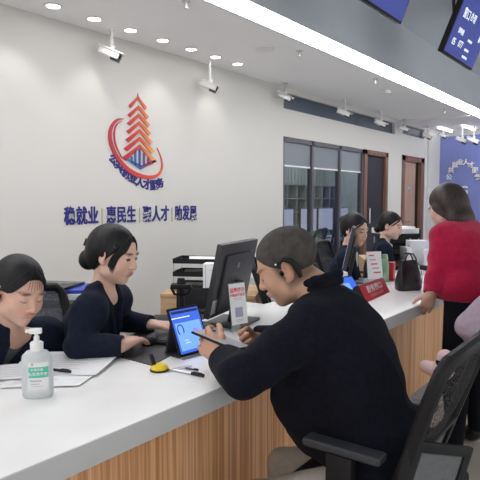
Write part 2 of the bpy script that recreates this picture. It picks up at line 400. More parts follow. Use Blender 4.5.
# glass partition ----------------------------------------------------
fr = MB()
for x in (5.70, 6.40, 7.17, 7.90): fr.box(x, x+.045, WY+.01, WY+.08, .10, 2.145)
fr.box(5.70, 7.93, WY+.01, WY+.08, 2.09, 2.145).box(5.70, 7.93, WY+.01, WY+.08, .10, .16)
struct(fr.obj('window_1', M['frame']))
for i, (a, b) in enumerate(((5.745, 6.40), (6.445, 7.17), (7.215, 7.90))):
    struct(box('window_%d' % (i+4), M['pane'], a, b, WY+.04, WY+.05, .16, 1.79))
    struct(box('window_%d' % (i+7), M['film'], a, b, WY+.04, WY+.05, 1.81, 2.09))
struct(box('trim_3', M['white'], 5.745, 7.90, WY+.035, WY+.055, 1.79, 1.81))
for n, (a, b, z0, z1) in {'window_2': (5.70, 9.12, 2.475, 2.665), 'window_3': (9.44, 10.53, 2.52, 2.685)}.items():
    struct(box(n, M['slot'], a, b, WY+.05, WY+.06, z0, z1))
# office behind the glass
struct(box('wall_office', M['officewall'], 5.2, 11.3, 6.3, 6.4, 0, CZ)); struct(box('wall_office_side', M['officewall'], 5.1, 5.2, WY+.14, 6.4, 0, CZ)); struct(box('wall_office_far', M['officewall'], 11.3, 11.36, WY+.14, 6.4, 0, CZ))
bl = MB()
for k in range(26): bl.box(7.9+k*.13, 8.0+k*.13, 6.22, 6.225, .9, 2.4)
tag(bl.obj('vertical_blind', mat('blind_fabric', (.40, .42, .42), .8)), 'pale vertical blind hanging on the far side of the glazed office', 'blind')
tag(box('office_fill_lamp', mat('office_fill_lamp', (1, 1, 1), .5, emit=(.9, .95, 1), es=16), 6.0, 10.6, 5.2, 5.35, CZ-.04, CZ-.005), 'long fill lamp added under the ceiling to brighten the glazed office', 'ceiling light')  # lamp added only to brighten the room behind the glass
def small_monitor(name, label, loc, rz, m, w=.52, h=.30, group=None):
    t = thing(name, label, 'monitor', loc, rz, group)
    MB().box(-w/2, w/2, -.012, .012, .12, .12+h, .004).box(-w/2+.1, w/2-.1, -.03, -.01, .18, h, .006).obj('housing', M['black'], t)
    box('screen', m, -w/2+.012, w/2-.012, .0125, .0135, .132, .108+h, parent=t)
    MB().box(-.02, .02, -.045, -.025, .01, .2, .004).box(-.11, .11, -.10, .06, 0, .012, .005).obj('stand', M['black'], t)
    return t
# desks in the office
for i, (x, y) in enumerate(((7.9, 4.50),)):
    t = thing('office_desk', 'long pale desk carrying the lit monitors behind the glass', 'desk', (x, y, 0))
    box('desk_top', M['whitecab'], -1.25, 1.2, -.3, .3, .72, .75, .005, t); box('modesty_panel', M['officedark'], -1.15, 1.15, .0, .02, .1, .72, 0, t)
    for s in (-1.17, 1.15): box('leg', M['lgrey'], s-.03, s+.03, -.28, .28, 0, .72, 0, t)
for i, (x, n) in enumerate(((7.0, 'leftmost, behind the first pane'), (7.7, 'behind the middle pane'), (8.25, 'behind the third pane, left one'), (8.82, 'nearest the brown door frame'))):
    small_monitor('office_monitor', 'lit pale violet monitor seen through the office glass, '+n, (x, 4.55, .751), PI, M['lscreen'], .50, .38, 'lit monitors in the glazed office')

bk = thing('bookcase', 'tall grey shelf unit against the far side of the glazed office', 'shelf', (9.55, 6.05, 0))
MB().box(-1.7, 1.7, .13, .15, 0, 1.7).box(-1.72, -1.7, -.15, .15, 0, 1.7).box(1.7, 1.72, -.15, .15, 0, 1.7).box(-1.7, 1.7, -.15, .15, 0, .05).obj('carcass', M['grey'], bk)
for k in range(6): box('shelf', M['grey'], -1.7, 1.7, -.15, .13, .32+.27*k, .335+.27*k, 0, bk)
for k in range(9): box('divider', M['lgrey'], -1.36+.34*k-.008, -1.36+.34*k+.008, -.15, .13, .05, 1.68, 0, bk)
# doors ---------------------------------------------------------------
d = MB().box(7.93, 8.03, WY-.015, WY+.1, 0, 2.15, .004).box(8.74, 8.83, WY-.015, WY+.1, 0, 2.15, .004).box(7.93, 8.83, WY-.015, WY+.1, 2.07, 2.15, .004).obj('door_1', M['door_wood']); struct(d)
struct(box('door_1_pane', M['officedark'], 8.03, 8.74, WY+.03, WY+.05, 0, 2.07))
hd = MB().tube([(8.10, WY-.0, 1.02), (8.10, WY-.03, 1.02), (8.10, WY-.03, 1.25), (8.10, WY, 1.25)], .012, m=M['chrome']).obj('door_handle'); hd.parent = d
d2 = MB().box(9.44, 9.58, WY-.015, WY+.1, 0, 2.16, .004).box(10.36, 10.53, WY-.015, WY+.1, 0, 2.16, .004).box(9.44, 10.53, WY-.015, WY+.1, 2.06, 2.16, .004).obj('door_2', M['door_wood']); struct(d2)
l2 = box('leaf', M['leaf_wood'], 9.58, 10.16, WY+.02, WY+.06, 0, 2.06, .003, d2); box('gap', M['blackgloss'], 10.16, 10.36, WY+.04, WY+.06, 0, 2.06, 0, d2)
MB().cyl((9.66, WY+.02, 1.0), (9.66, WY-.03, 1.0), .012, m=M['chrome']).box(9.65, 9.78, WY-.04, WY-.025, .99, 1.01, .003, m=M['chrome']).obj('door_handle', None, l2)
box('name_plate', M['lgrey'], 9.80, 9.93, WY+.012, WY+.02, 1.55, 1.62, .002, l2)

# wall sign -----------------------------------------------------------
def wz(zx, zy): p = aty(100+zx/4.175, 85+zy/4.175, WY-.02); return Vector((p.x, p.z))
sg = thing('wall_logo', 'red pagoda emblem with a red ring and blue characters curving beneath it', 'sign', (3.38, WY, 1.9))
def L2(zx, zy): q = wz(zx, zy); return (q.x-3.38, q.y-1.9)
XW = XF((0, -.004, 0), (1, 0, 0), (0, 0, 1))
tiers = [(163, 46, 40, 52), (165, 84, 46, 52), (167, 118, 50, 52), (168, 150, 54, 55), (169, 183, 60, 58), (170, 215, 68, 64), (171, 247, 76, 72)]
for i, (cx, ay, hw, dr) in enumerate(tiers):
    hw *= .95; th = 15 if i else 13; c = L2(cx, ay); b = MB()
    a1 = L2(cx-hw, ay+dr*.85); a2 = L2(cx+hw*.92, ay+dr*1.02); c2 = L2(cx, ay+th); b1 = L2(cx-hw*1.03, ay+dr*.85-5); b1b = L2(cx-hw*.80, ay+dr*.85+th*.45); b2 = L2(cx+hw*.97, ay+dr*1.02-5); b2b = L2(cx+hw*.76, ay+dr*1.02+th*.35)
    b.prism([b1, c, b2, b2b, c2, b1b], 0, .007, X=XW)
    if i == 0: b.prism([L2(cx-3, 52), L2(cx-1, 34), L2(cx+2, 52)], 0, .007, X=XW)
    b.obj('pagoda_roof', M['pagoda'], sg)
for (x, y0, y1) in ((137, 297, 327), (152, 272, 335), (170, 262, 340), (188, 282, 335), (206, 300, 328)):
    b = MB(); w_ = 3.6; b.prism([L2(x-w_, y0+3), L2(x, y0-2), L2(x+w_, y0+3), L2(x+w_, y1), L2(x-w_, y1)], 0, .007, X=XW); b.obj('pagoda_bar', M['basepaint'], sg)
b = MB(); b.prism([L2(112, 306), L2(124, 306), L2(174, 336), L2(232, 312), L2(240, 320), L2(174, 352)], 0, .007, X=XW); b.obj('pagoda_base', M['basepaint'], sg)
def ribbon(pts, ws):
    P_ = [Vector(L2(*p)) for p in pts]; f = []; W_ = []
    for i in range(len(P_)-1):
        p0, p1, p2, p3 = P_[max(i-1, 0)], P_[i], P_[i+1], P_[min(i+2, len(P_)-1)]
        for k in range(5):
            t = k/5; f.append(.5*(2*p1+(p2-p0)*t+(2*p0-5*p1+4*p2-p3)*t*t+(3*p1-p0-3*p2+p3)*t**3)); W_.append(ws[i]*(1-t)+ws[i+1]*t)
    f.append(P_[-1]); W_.append(ws[-1]); A, B = [], []
    for i, p in enumerate(f):
        d = (f[min(i+1, len(f)-1)]-f[max(i-1, 0)]).normalized(); n = Vector((-d.y, d.x)); A.append(p+n*W_[i]*.0022); B.append(p-n*W_[i]*.0022)
    b = MB()
    for i in range(len(f)-1): b.prism([A[i], A[i+1], B[i+1], B[i]], 0, .007, X=XW)
    return b
ribbon([(104, 141), (78, 144), (56, 168), (46, 205), (54, 255), (82, 310), (125, 355), (170, 378), (215, 385), (250, 372), (264, 340), (258, 300), (242, 262)], [1, 4, 6, 7.5, 8, 8.5, 9, 8.5, 7, 5.5, 4, 2.5, .8]).obj('ring', M['ringpaint'], sg)
ribbon([(96, 150), (74, 165), (64, 200), (70, 250), (96, 304)], [.6, 2, 3, 3, 1]).obj('ring', M['ringpaint'], sg)
for ch, (x, y), r in zip('公共就业人才服务', ((62, 312), (88, 342), (116, 372), (144, 392), (172, 408), (201, 418), (230, 420), (256, 412)), (-38, -34, -28, -20, -12, -5, 4, 12)):
    p = L2(x, y); b = MB(); b.mesh(text_me(ch, .094, .003, .0036), X=XF((p[0], -.004, p[1]), (math.cos(math.radians(r)), 0, math.sin(math.radians(r))), (-math.sin(math.radians(r)), 0, math.cos(math.radians(r))))); b.obj('letter', M['blueink'], sg)
sl = thing('wall_slogan', 'row of dark blue raised characters with thin dividers across the white wall', 'sign', (3.39, WY, 1.245))
xs = []
for g, (word, px0, px1) in enumerate((('稳就业', 65, 100), ('惠民生', 107.5, 137.5), ('聚人才', 144, 170.5), ('助发展', 176, 198))):
    a = aty(px0, 215, WY-.02).x; b_ = aty(px1, 215, WY-.02).x
    for k, ch in enumerate(word):
        x = a+(b_-a)*(k+.5)/3; b = MB(); b.mesh(text_me(ch, .150, .003, .0036), X=XF((x-3.39, -.004, 0), (.92, 0, 0), (0, 0, 1))@Matrix.Diagonal(((b_-a)/3/.150*.98, 1, 1, 1))); b.obj('letter', M['blueink'], sl)
for px in (103.5, 141, 173.3): x = aty(px, 215, WY-.02).x-3.39; box('divider', M['goldink'], x-.004, x+.004, -.008, -.001, -.065, .065, parent=sl)
# end wall sign
es = thing('end_wall_sign', 'arch of white characters over a white emblem on the far blue wall', 'sign', (11.34, 2.9, 1.9))
def we(px, py): d_ = ray(px, py); p = O+d_*(11.33/d_.x); return (p.y-2.9, p.z-1.9)
for k, ch in enumerate('公共就业人才服务'):
    t = (k+.5)/8; an = PI*(1-t); px = 463+14.5*math.cos(an); py = 181-19*math.sin(an); y, z = we(px, py); rr = (PI/2-an)*.0
    MB().mesh(text_me(ch, .12, .008, .003), X=XF((-.005, y, z), (0, -1, 0), (0, 0, 1))).obj('letter', M['white'], es)
y, z = we(463.5, 191)
MB().mesh(text_me('G', .24, .008, .004), X=XF((-.005, y, z), (0, -1, 0), (0, 0, 1))).obj('emblem', M['white'], es)
for i, (y0, lab) in enumerate(((3.45, 'slim white tube light nearest the blue wall corner'), (3.02, 'slim white tube light at the right edge of the photo'))):
    tag(box('tube_light', M['tubelamp'], 10.5, 11.25, y0-.02, y0+.02, CZ-.035, CZ-.005, .004), lab, 'ceiling light')

# security cameras ----------------------------------------------------
def cctv(loc, yaw, label, pole=.14, dark=False, sc=1.0, tilt=22):
    t = thing('security_camera', label, 'security camera', loc, yaw, 'security cameras under the ceiling')
    t.scale = (sc,)*3
    MB().cyl((0, 0, 0), (0, 0, -.012), .035).cyl((0, 0, -.01), (0, 0, -pole), .014).obj('ceiling_mount', M['lgrey'] if dark else M['white'], t)
    X = Matrix.Translation((0, 0, -pole-.015))@Matrix.Rotation(math.radians(tilt), 4, 'Y')
    MB().cyl((0, 0, .03), (0, 0, -.02), .022, X=X).obj('joint', M['white'], t)
    h = MB().box(-.10, .09, -.036, .036, -.075, -.015, .014, X=X, seg=3).obj('housing', M['lgrey'] if dark else M['white'], t)
    MB().box(-.11, .125, -.044, .044, -.018, -.008, .004, X=X).obj('sunshield', M['white'], h)
    MB().box(.09, .098, -.034, .034, -.072, -.018, .003, X=X).cyl((.098, 0, -.045), (.104, 0, -.045), .02, X=X).box(.02, .10, -.03, .03, -.094, -.072, .006, X=X).obj('lens', M['blackgloss'], t)
    return t
yaw0 = math.radians(-52)
cctv((2.99, 3.58, CZ), yaw0, 'white security camera hanging above the red pagoda emblem, leftmost one', .15, sc=.9)
cctv((4.19, 3.58, CZ), yaw0, 'white security camera hanging between the emblem and the dark ceiling slot', .22, sc=.9)
cctv((5.55, 3.60, CZ), yaw0+.2, 'small dark security camera on the white wall beside the dark ceiling slot', .12, True, .9)
cctv((6.95, 3.55, CZ), yaw0, 'white security camera hanging before the first third of the dark slot', .13, sc=.95)
cctv((8.15, 3.55, CZ), yaw0+.1, 'white security camera hanging before the right end of the long dark slot', .14, sc=.95)
cctv((9.22, 3.60, CZ), yaw0, 'dark security camera in front of the narrow wall between the two slots', .13, True, .85)
cctv((10.35, 3.60, CZ), yaw0, 'security camera by the right end of the short slot', .14, sc=.9)
cctv((10.75, 3.45, CZ), yaw0, 'small dark security camera beside the white column', .12, True, .8)
cctv((10.9, 3.14, CZ), yaw0, 'white security camera before the blue wall, left of the last one', .18, sc=1.0)
cctv((10.85, 2.92, CZ), yaw0, 'white security camera furthest along, before the blue wall', .18, sc=1.1)
for i, (px, py, lab) in enumerate(((186, 1, 'ceiling sprinkler at the top edge of the photo'), (299, 51, 'ceiling sprinkler beside the round ceiling speaker'), (375, 79, 'ceiling sprinkler beside the light strip, in the middle of its row'), (444, 109, 'ceiling sprinkler furthest along the light strip'))):
    p = atz(px, py, CZ); t = thing('sprinkler', lab, 'sprinkler', (p.x, p.y, CZ), 0, 'ceiling sprinklers')
    MB().cyl((0, 0, 0), (0, 0, -.006), .03).cyl((0, 0, 0), (0, 0, -.045), .008).obj('stem', M['lgrey'], t); MB().cyl((0, 0, -.045), (0, 0, -.05), .018).obj('deflector', M['lgrey'], t)
t = thing('ceiling_speaker', 'flat round white speaker grille in the ceiling', 'speaker', (4.2, 2.95, CZ)); MB().lathe([(.09, 0), (.09, -.006), (.075, -.009), (.0001, -.009)], 32).obj('grille', M['rim'], t)
t = thing('smoke_detector', 'small round white detector on the far ceiling near the light strip', 'smoke detector', (6.7, 2.85, CZ)); MB().lathe([(.06, 0), (.06, -.02), (.045, -.035), (.0001, -.037)], 24).obj('case', M['white'], t)

# screens hung over the counter ---------------------------------------
def hall_screen(x0, label, lines):
    t = thing('hanging_screen', label, 'screen', (x0+.40, 1.60, 2.64), 0, 'screens hung from the hall ceiling')
    X = Matrix.Rotation(math.radians(TILT), 4, 'X')
    b = MB().box(-.44, .44, 0, .05, 0, .54, .006, X=X).obj('housing', M['black'], t)
    box('display', M['bscreen2'], -.425, .425, -.002, 0, .018, .525, X=X, parent=t)
    for s in (-1, 1):
        a = X@Vector((s*.2, .05, .3)); MB().tube([a, a+Vector((0, .05, .02)), Vector((s*.2, a.y+.06, .52))], .014).obj('hanger', M['dgrey'], t)
    for (sx, cx, cz, sz, mm) in lines:
        if isinstance(sx, str): MB().mesh(text_me(sx, sz, .0005, .001), X=X@XF((cx, -.0035, cz), (1, 0, 0), (0, 0, 1))).obj('screen_text', M[mm], t)
        else: box('screen_block', M[mm], cx-sx/2, cx+sx/2, -.0032, -.002, cz-sz/2, cz+sz/2, X=X, parent=t)
TILT = 22
hall_screen(3.15, 'wide blue screen hung from the hall ceiling, cut by the top edge', [(.5, .0, .30, .12, 'glowlight'), (.30, -.1, .12, .05, 'glowpurple'), ('便民服务', -.1, .42, .07, 'glow')])
hall_screen(4.96, 'blue queue screen with white text hung at the upper right', [('窗口', -.24, .36, .09, 'glow'), ('办理', -.06, .37, .075, 'glow'), ('请等候', -.22, .22, .05, 'glow'), ('05', -.30, .12, .08, 'glow'), ('077', -.12, .13, .08, 'glow'), (.12, .08, .12, .02, 'glow'), (.12, .08, .20, .02, 'glow'), (.05, .30, .30, .12, 'glow'), (.14, .1, .06, .02, 'glow')])

# ================================================================= the counter
ct = thing('service_counter', 'long white counter with a grey edge and an orange wood front', 'counter', (0, 0, 0))
X0, X1 = -1.5, 7.6
box('counter_top', M['counter'], X0, X1, 1.088, 1.78, .775, .80, .003, ct)
box('counter_edge', M['apron'], X0, X1, 1.084, 1.11, .735, .798, .001, ct)
box('counter_body', M['whitecab'], X0, X1, 1.27, 1.60, .05, .774, 0, ct)
box('wood_front', M['panel'], X0, X1, 1.25, 1.269, .15, .774, .002, ct)
box('plinth', M['grey'], X0, X1, 1.262, 1.30, 0, .15, 0, ct)

# side desk with trays -------------------------------------------------
A = Vector((2.685, 2.754, 0)); Bp = Vector((3.10, 1.99, 0)); ra = math.atan2(Bp.y-A.y, Bp.x-A.x)
t = thing('side_desk', 'light wood side desk behind the counter carrying black letter trays', 'desk', A, ra)
box('desk_top', M['desk_wood'], 0, .66, 0, .5, .715, .74, .003, t); box('desk_side', M['desk_wood'], 0, .66, .01, .03, 0, .715, 0, t); box('desk_end', M['desk_wood'], 0, .02, .03, .5, 0, .715, 0, t); box('desk_end', M['desk_wood'], .64, .66, .03, .5, 0, .715, 0, t)
def trays(loc, rz, label, n=3, sc=1):
    t = thing('letter_tray', label, 'letter tray', loc, rz); t.scale = (sc,)*3
    for k in range(n):
        z = .01+k*.092
        MB().box(-.16, .16, -.12, .12, z, z+.006).box(-.16, .16, -.12, -.115, z, z+.034).box(-.16, .16, .115, .12, z, z+.034).box(-.16, -.155, -.12, .12, z, z+.034).box(.155, .16, -.12, .12, z, z+.034).obj('tray', M['black'], t)
    for sx in (-.155, .155):
        for sy in (-.115, .115): MB().cyl((sx, sy, 0), (sx, sy, .01+(n-1)*.092+.02), .003, n=8).obj('post', M['lgrey'], t)
    return t
tp = A+(Bp-A).normalized()*.215; nv = Vector((-(Bp-A).y, (Bp-A).x, 0)).normalized()
tc_ = tp+nv*.25+Vector((0, 0, .74)); trays(tc_, ra, 'black three-tier letter tray on the wooden side desk')
def rotbox(name, label, cat, loc, rz, sx, sy, sz, m, bev=.002, group=None, tilt=0):
    o = MB().box(-sx/2, sx/2, -sy/2, sy/2, 0, sz, bev).obj(name, m); o.location = loc; o.rotation_euler = (0, tilt, rz); return tag(o, label, cat, group)
rotbox('green_folder', 'dark green folder lying in the middle tier of the letter tray', 'folder', tc_+Vector((.02, -.01, .1095)), ra+.2, .25, .19, .018, M['darkgreen'])
rotbox('paper_stack', 'white papers lying askew in the top tier of the letter tray', 'paper', tc_+Vector((.06, -.03, .2015)), ra+.25, .26, .2, .022, M['paper'])
rotbox('black_folder', 'black folder lying in the bottom tier of the letter tray', 'folder', tc_+Vector((.0, 0, .0175)), ra-.05, .24, .19, .016, M['dgrey'])
bx = thing('file_box', 'white printed file box standing right of the letter tray', 'box', A+(Bp-A).normalized()*.41+nv*.06+Vector((0, 0, .74)), ra)
box('carton', M['paper'], -.11, .11, -.05, .05, 0, .21, .003, bx)
for (x0, x1, z0, z1) in ((-.07, .07, .165, .168), (-.05, .01, .145, .148), (-.03, .04, .12, .135), (-.03, .04, .08, .11), (-.095, -.09, .01, .2), (-.03, .04, .04, .065)): box('printed_mark', M['lightink'], x0, x1, -.0515, -.0503, z0, z1, parent=bx)
# low white cabinet by the wall
cb = thing('low_cabinet', 'low pale cabinet standing along the wall beside the glass partition', 'cabinet', (5.15, 3.49, 0))
box('carcass', M['whitecab'], -.62, .52, -.2, .2, .04, .58, .004, cb); box('cabinet_top', M['whitecab'], -.64, .54, -.215, .215, .58, .605, .003, cb); box('kick', M['grey'], -.6, .5, -.17, .17, 0, .04, 0, cb)
for k in range(2): dd = box('door', M['whitecab'], -.60+.56*k, -.06+.56*k, -.216, -.2, .06, .57, .002, cb); box('handle', M['lgrey'], -.12+.56*k, -.10+.56*k, -.23, -.216, .35, .47, .002, dd)
# shelf cabinet behind the two women with folders
cb = thing('back_cabinet', 'low pale cabinet behind the two seated women', 'cabinet', (1.68, 2.52, 0), -.9)
box('carcass', M['whitecab'], -.20, .24, -.18, .18, .03, .86, .004, cb); box('cabinet_top', M['dgrey'], -.22, .26, -.2, .2, .86, .88, .003, cb); box('kick', M['grey'], -.20, .22, -.15, .15, 0, .03, 0, cb)
dr = -.9
for k, (m_, h, dx, lab) in enumerate((('paper', .03, .0, 'stack of white paper under the folders behind the seated women'), ('blue', .018, .05, 'glossy blue folder on the paper stack'), ('blackgloss', .014, -.06, 'black folder topmost of the pile behind the seated women'))):
    rotbox(('paper_stack', 'blue_folder', 'black_folder')[k], lab, ('paper', 'folder', 'folder')[k], Vector((1.70, 2.50, .8815+(0, .032, .052)[k]))+Vector((dx*.6, -dx*.8, 0)), dr+(0, .15, -.2)[k], .33, .23, h, M[m_])

# things on the counter --------------------------------------------------
CT = .8005
# sanitiser
bt = thing('sanitizer_bottle', 'large translucent pump bottle with a green label at the counter front', 'bottle', (.922, 1.462, CT), math.radians(-48)); bt.scale = (.97, .97, .92)
prof = [(.0001, 0), (.040, 0), (.045, .006), (.046, .02), (.0455, .115), (.043, .135), (.030, .149), (.017, .153), (.016, .158)]
MB().lathe(prof, 36, sx=1.02, sy=.66).obj('bottle_body', M['bottle'], bt)
MB().lathe([(.019, .150), (.0195, .175), (.015, .179), (.009, .181), (.008, .196), (.0001, .196)], 24).obj('collar', M['white'], bt)
MB().cyl((0, 0, .193), (0, 0, .206), .0055).box(-.020, .016, -.009, .009, .204, .222, .004).box(-.032, -.012, -.006, .006, .208, .218, .003).obj('pump_head', M['white'], bt)
def lab_panel(x0, x1, z0, z1, m, name, off=.0006, parent=bt):
    b = MB(); n = 10
    for k in range(n):
        q = []
        for xx in (x0+(x1-x0)*k/n, x0+(x1-x0)*(k+1)/n):
            ax = .0469; y = -.0304*math.sqrt(max(0, 1-(xx/ax)**2)); q.append((xx, y-off))
        b.bm.faces.new([b.bm.verts.new((*q[0], z0)), b.bm.verts.new((*q[1], z0)), b.bm.verts.new((*q[1], z1)), b.bm.verts.new((*q[0], z1))])
    bmesh.ops.remove_doubles(b.bm, verts=b.bm.verts[:], dist=1e-6)
    return b.obj(name, M[m], parent)
lab_panel(-.020, .038, .030, .118, 'white', 'label'); lab_panel(-.018, .038, .070, .104, 'green', 'label_band', .0011)
for (a_, b_2, z0, z1) in ((-.015, .020, .058, .062), (-.012, .014, .049, .0515), (-.010, .026, .042, .0435), (-.010, -.003, .108, .117)): lab_panel(a_, b_2, z0, z1, 'lightink', 'label_print', .0014)
lt = MB().mesh(text_me('免洗洗手液', .0115, .0002, .0002), X=XF((.010, -.0325, .082), (1, 0.12, 0), (0, 0, 1))).obj('label_text', M['white'], bt)
lt = MB().mesh(text_me('抑菌杀菌', .009, .0002, .0001), X=XF((.008, -.0325, .096), (1, 0.12, 0), (0, 0, 1))).obj('label_text', M['white'], bt)
# papers
def sheet(name, label, corners, h, lines=0, group=None, curl=0):
    cs = [atz(*c, CT+h) for c in corners]; c0 = sum(cs, Vector())/4; n = 8; b = MB(); g = [[None]*(n+1) for _ in range(n+1)]
    for i in range(n+1):
        for j in range(n+1):
            u, v = i/n, j/n; p = (cs[0]*(1-u)+cs[1]*u)*(1-v)+(cs[3]*(1-u)+cs[2]*u)*v-c0; p.z = .0004+curl*(u**3)*(.4+.6*v)+.0006*math.sin(5*u+3*v)**2; g[i][j] = b.bm.verts.new(p)
    for i in range(n):
        for j in range(n): b.bm.faces.new((g[i][j], g[i+1][j], g[i+1][j+1], g[i][j+1]))
    r = bmesh.ops.extrude_face_region(b.bm, geom=b.bm.faces[:]); 
    for v in [q for q in r['geom'] if isinstance(q, bmesh.types.BMVert)]: v.co.z += .0012
    t = thing(name, label, 'paper', c0, 0, group); b.obj('sheet', M['paper'], t)
    random.seed(len(label))
    if lines:
        e1 = (cs[1]-cs[0]); e2 = (cs[3]-cs[0])
        m_ = MB()
        for k in range(lines):
            v = .12+.76*k/lines; u0 = .12; u1 = .12+random.uniform(.35, .72)
            a = cs[0]+e1*u0+e2*v-c0; b2 = cs[0]+e1*u1+e2*v-c0
            za = .0032+curl*(u0**3)*(.4+.6*v); zb = .0036+curl*(u1**3)*(.4+.6*v); w_ = e2*.012
            m_.bm.faces.new([m_.bm.verts.new((q.x, q.y, z_)) for q, z_ in ((a, za), (b2, zb), (b2+w_, zb), (a+w_, za))])
        m_.obj('printing', M['lightink'], t)
    return t
sheet('paper_sheet', 'white form lying lowest under the pump bottle at the left edge', ((-40, 402), (20, 383), (40, 361), (-25, 372)), .0, 6)
sheet('paper_sheet', 'white printed form whose near corner points at the camera', ((0, 388), (79, 386), (104, 368), (20, 362)), .003, 9)
sheet('paper_sheet', 'printed form with a curled right edge, on top of the pile', ((42, 374), (96, 376), (124, 352), (50, 352)), .006, 9, curl=.006)
sheet('paper_sheet', 'white sheet tucked under the curled form near the first seated woman', ((-20, 381), (50, 377), (56, 362), (-10, 366)), .009, 5)
def pen(name, label, a, b, r, m, m2, group=None):
    t = thing(name, label, 'pen', a); d = Vector(b)-Vector(a)
    MB().cyl((0, 0, 0), d*.86, r, n=12).cyl(d*.86, d, r, r*.25, n=12).obj('barrel', M[m], t); MB().cyl(-d*.02, d*.3, r*1.12, n=12).tube([d*.02+Vector((0, 0, r*1.4)), d*.26+Vector((0, 0, r*1.4))], r*.3, 6).obj('cap', M[m2], t)
pa = atz(70, 371.5, CT+.0155); pb = atz(38, 368, CT+.0155); pen('pen', 'black pen lying on the printed forms beside the pump bottle', pa, pb, .0045, 'black', 'black')
pa = atz(203, 375.5, CT+.006); pb = atz(166, 368.5, CT+.006); pen('pen', 'black and silver pen attached beside the yellow coil on the counter', pa, pb, .0048, 'lgrey', 'black')
pa = atz(198, 370, CT+.004); pb = atz(184, 368, CT+.004); pen('pen', 'short dark pen refill lying beyond the silver pen', pa, pb, .003, 'dgrey', 'black')
# yellow pen holder
yp = atz(159.5, 370.5, CT); t = thing('pen_stand', 'round yellow pen stand with a black stub on the counter', 'pen stand', yp, -.8); t.scale = (1.35,)*3
MB().lathe([(.0001, 0), (.020, 0), (.0225, .004), (.022, .010), (.016, .016), (.0001, .018)], 28).obj('base', M['yellow'], t)
MB().tube([(-.012, .0, .012), (-.017, 0, .030), (-.022, 0, .042)], [.006, .0055, .005], 10).obj('holder', M['black'], t)
MB().lathe([(.0235, .001), (.0245, .003), (.0235, .005)], 28).obj('ring', M['black'], t)
cp = [atz(*q, CT+.004)-yp for q in ((166, 368), (170, 363.5), (173, 363), (172, 366), (168, 368), (170, 369))]; MB().tube(cp, .0012, 6).obj('cord', M['lgrey'], t)
# desk pad, keyboard, mouse
def flat(name, label, cat, corners, z, h, m):
    cs = [atz(*c, z) for c in corners]; c0 = sum(cs, Vector())/4; c0.z = z; t = MB().prism([((p-c0).x, (p-c0).y) for p in cs], 0, h).obj(name, M[m]); t.location = c0; return tag(t, label, cat)
flat('desk_pad', 'dark grey desk pad under the mouse and the keyboard', 'desk mat', ((97, 351), (152, 366), (216, 331), (160, 322)), CT, .003, 'dgrey')
kc = atz(188, 334, CT+.004); kd = atz(206, 326.5, CT)-atz(172, 345, CT); rzk = math.atan2(kd.y, kd.x)
kb = thing('keyboard', 'black keyboard lying between the mouse and the tablet', 'keyboard', (kc.x-.005, kc.y+.01, CT+.0035), rzk)
box('keyboard_case', M['black'], -.20, .20, -.062, .062, 0, .014, .004, kb)
for r in range(5):
    for k in range(14): box('key', M['dgrey'], -.190+k*.0272, -.1665+k*.0272, -.052+r*.021, -.034+r*.021, .0142, .0185, .0015, kb) if r < 5 and r*14+k < 70 else None
ms = thing('mouse', 'black computer mouse under the hand of the seated woman', 'mouse', (1.545, 1.640, CT+.0035), math.radians(20))
MB().lathe([(.0001, 0), (.029, 0), (.031, .008), (.028, .020), (.018, .031), (.0001, .035)], 28, sx=1.7, sy=1.0).obj('shell', M['black'], ms)
MB().cyl((.022, -.003, .028), (.022, .003, .028), .008).obj('scroll_wheel', M['grey'], ms)
# monitor 1
def big_monitor(loc, rz, label, w=.49, h=.325, tilt=12, scr='lscreen', zb=.09):
    t = thing('monitor', label, 'monitor', loc, rz); X = Matrix.Translation((0, 0, zb))@Matrix.Rotation(math.radians(tilt), 4, 'X')
    # local: back faces -y, screen faces +y
    MB().box(-w/2, w/2, -.012, .014, 0, h, .005, X=X).box(-w/2+.06, w/2-.06, -.028, -.010, .02, h-.05, .010, X=X).obj('housing', M['dgrey'], t)
    box('screen', M[scr], -w/2+.01, w/2-.01, .0145, .0155, .014, h-.01, X=X, parent=t)
    MB().box(-.03, .03, -.055, -.028, -.085, .16, .006, X=X).obj('neck', M['dgrey'], t); box('foot', M['dgrey'], -.12, .12, -.13, .07, 0, .012, .006, t)
    return t, X
mt, X = big_monitor((2.045, 1.655, CT), math.radians(14), 'large dark monitor seen from behind, left of the man', w=.42, h=.34, zb=.055)
MB().lathe([(.014, 0), (.014, .002), (.011, .002), (.011, 0)], 20, X=X@XF((-.02, -.0285, .235), (-1, 0, 0), (0, 0, 1))).mesh(text_me('HP', .012, .0006, 0), X=X@XF((-.02, -.029, .235), (1, 0, 0), (0, 0, 1))).obj('maker_mark', M['grey'], mt)
box('sticker', M['lgrey'], -.20, -.15, -.0135, -.0125, .02, .085, X=X, parent=mt)
# tablet facing the man
tb = thing('tablet', 'tablet with a blue page on its screen leaning on its cover stand', 'tablet', (1.535, 1.385, CT), math.radians(-5))
X = Matrix.Translation((0, 0, .006))@Matrix.Rotation(math.radians(-24), 4, 'X')
MB().box(-.078, .078, 0, .008, 0, .185, .004, X=X).obj('tablet_case', M['black'], tb)
box('display', M['bscreen'], -.070, .070, -.001, 0, .010, .175, X=X, parent=tb)
def onscr(name, m, x0, x1, z0, z1): return box(name, M[m], x0, x1, -.0016, -.001, z0, z1, X=X, parent=tb)
onscr('screen_block', 'glowlight', -.062, .062, .02, .125); onscr('screen_block', 'glowdark', -.066, .066, .160, .170)
b = MB(); b.tube([X@Vector((-.042+.014*math.cos(a_), -.002, .098+.020*math.sin(a_))) for a_ in np.linspace(-.7, 4.0, 14)], .0022, 6).obj('screen_glyph', M['glowdark'], tb)
b = MB(); b.tube([X@Vector((.026+.010*math.cos(a_), -.002, .080+.012*math.sin(a_))) for a_ in np.linspace(0, 5.8, 14)], .003, 6).obj('screen_glyph', M['glowpurple'], tb)
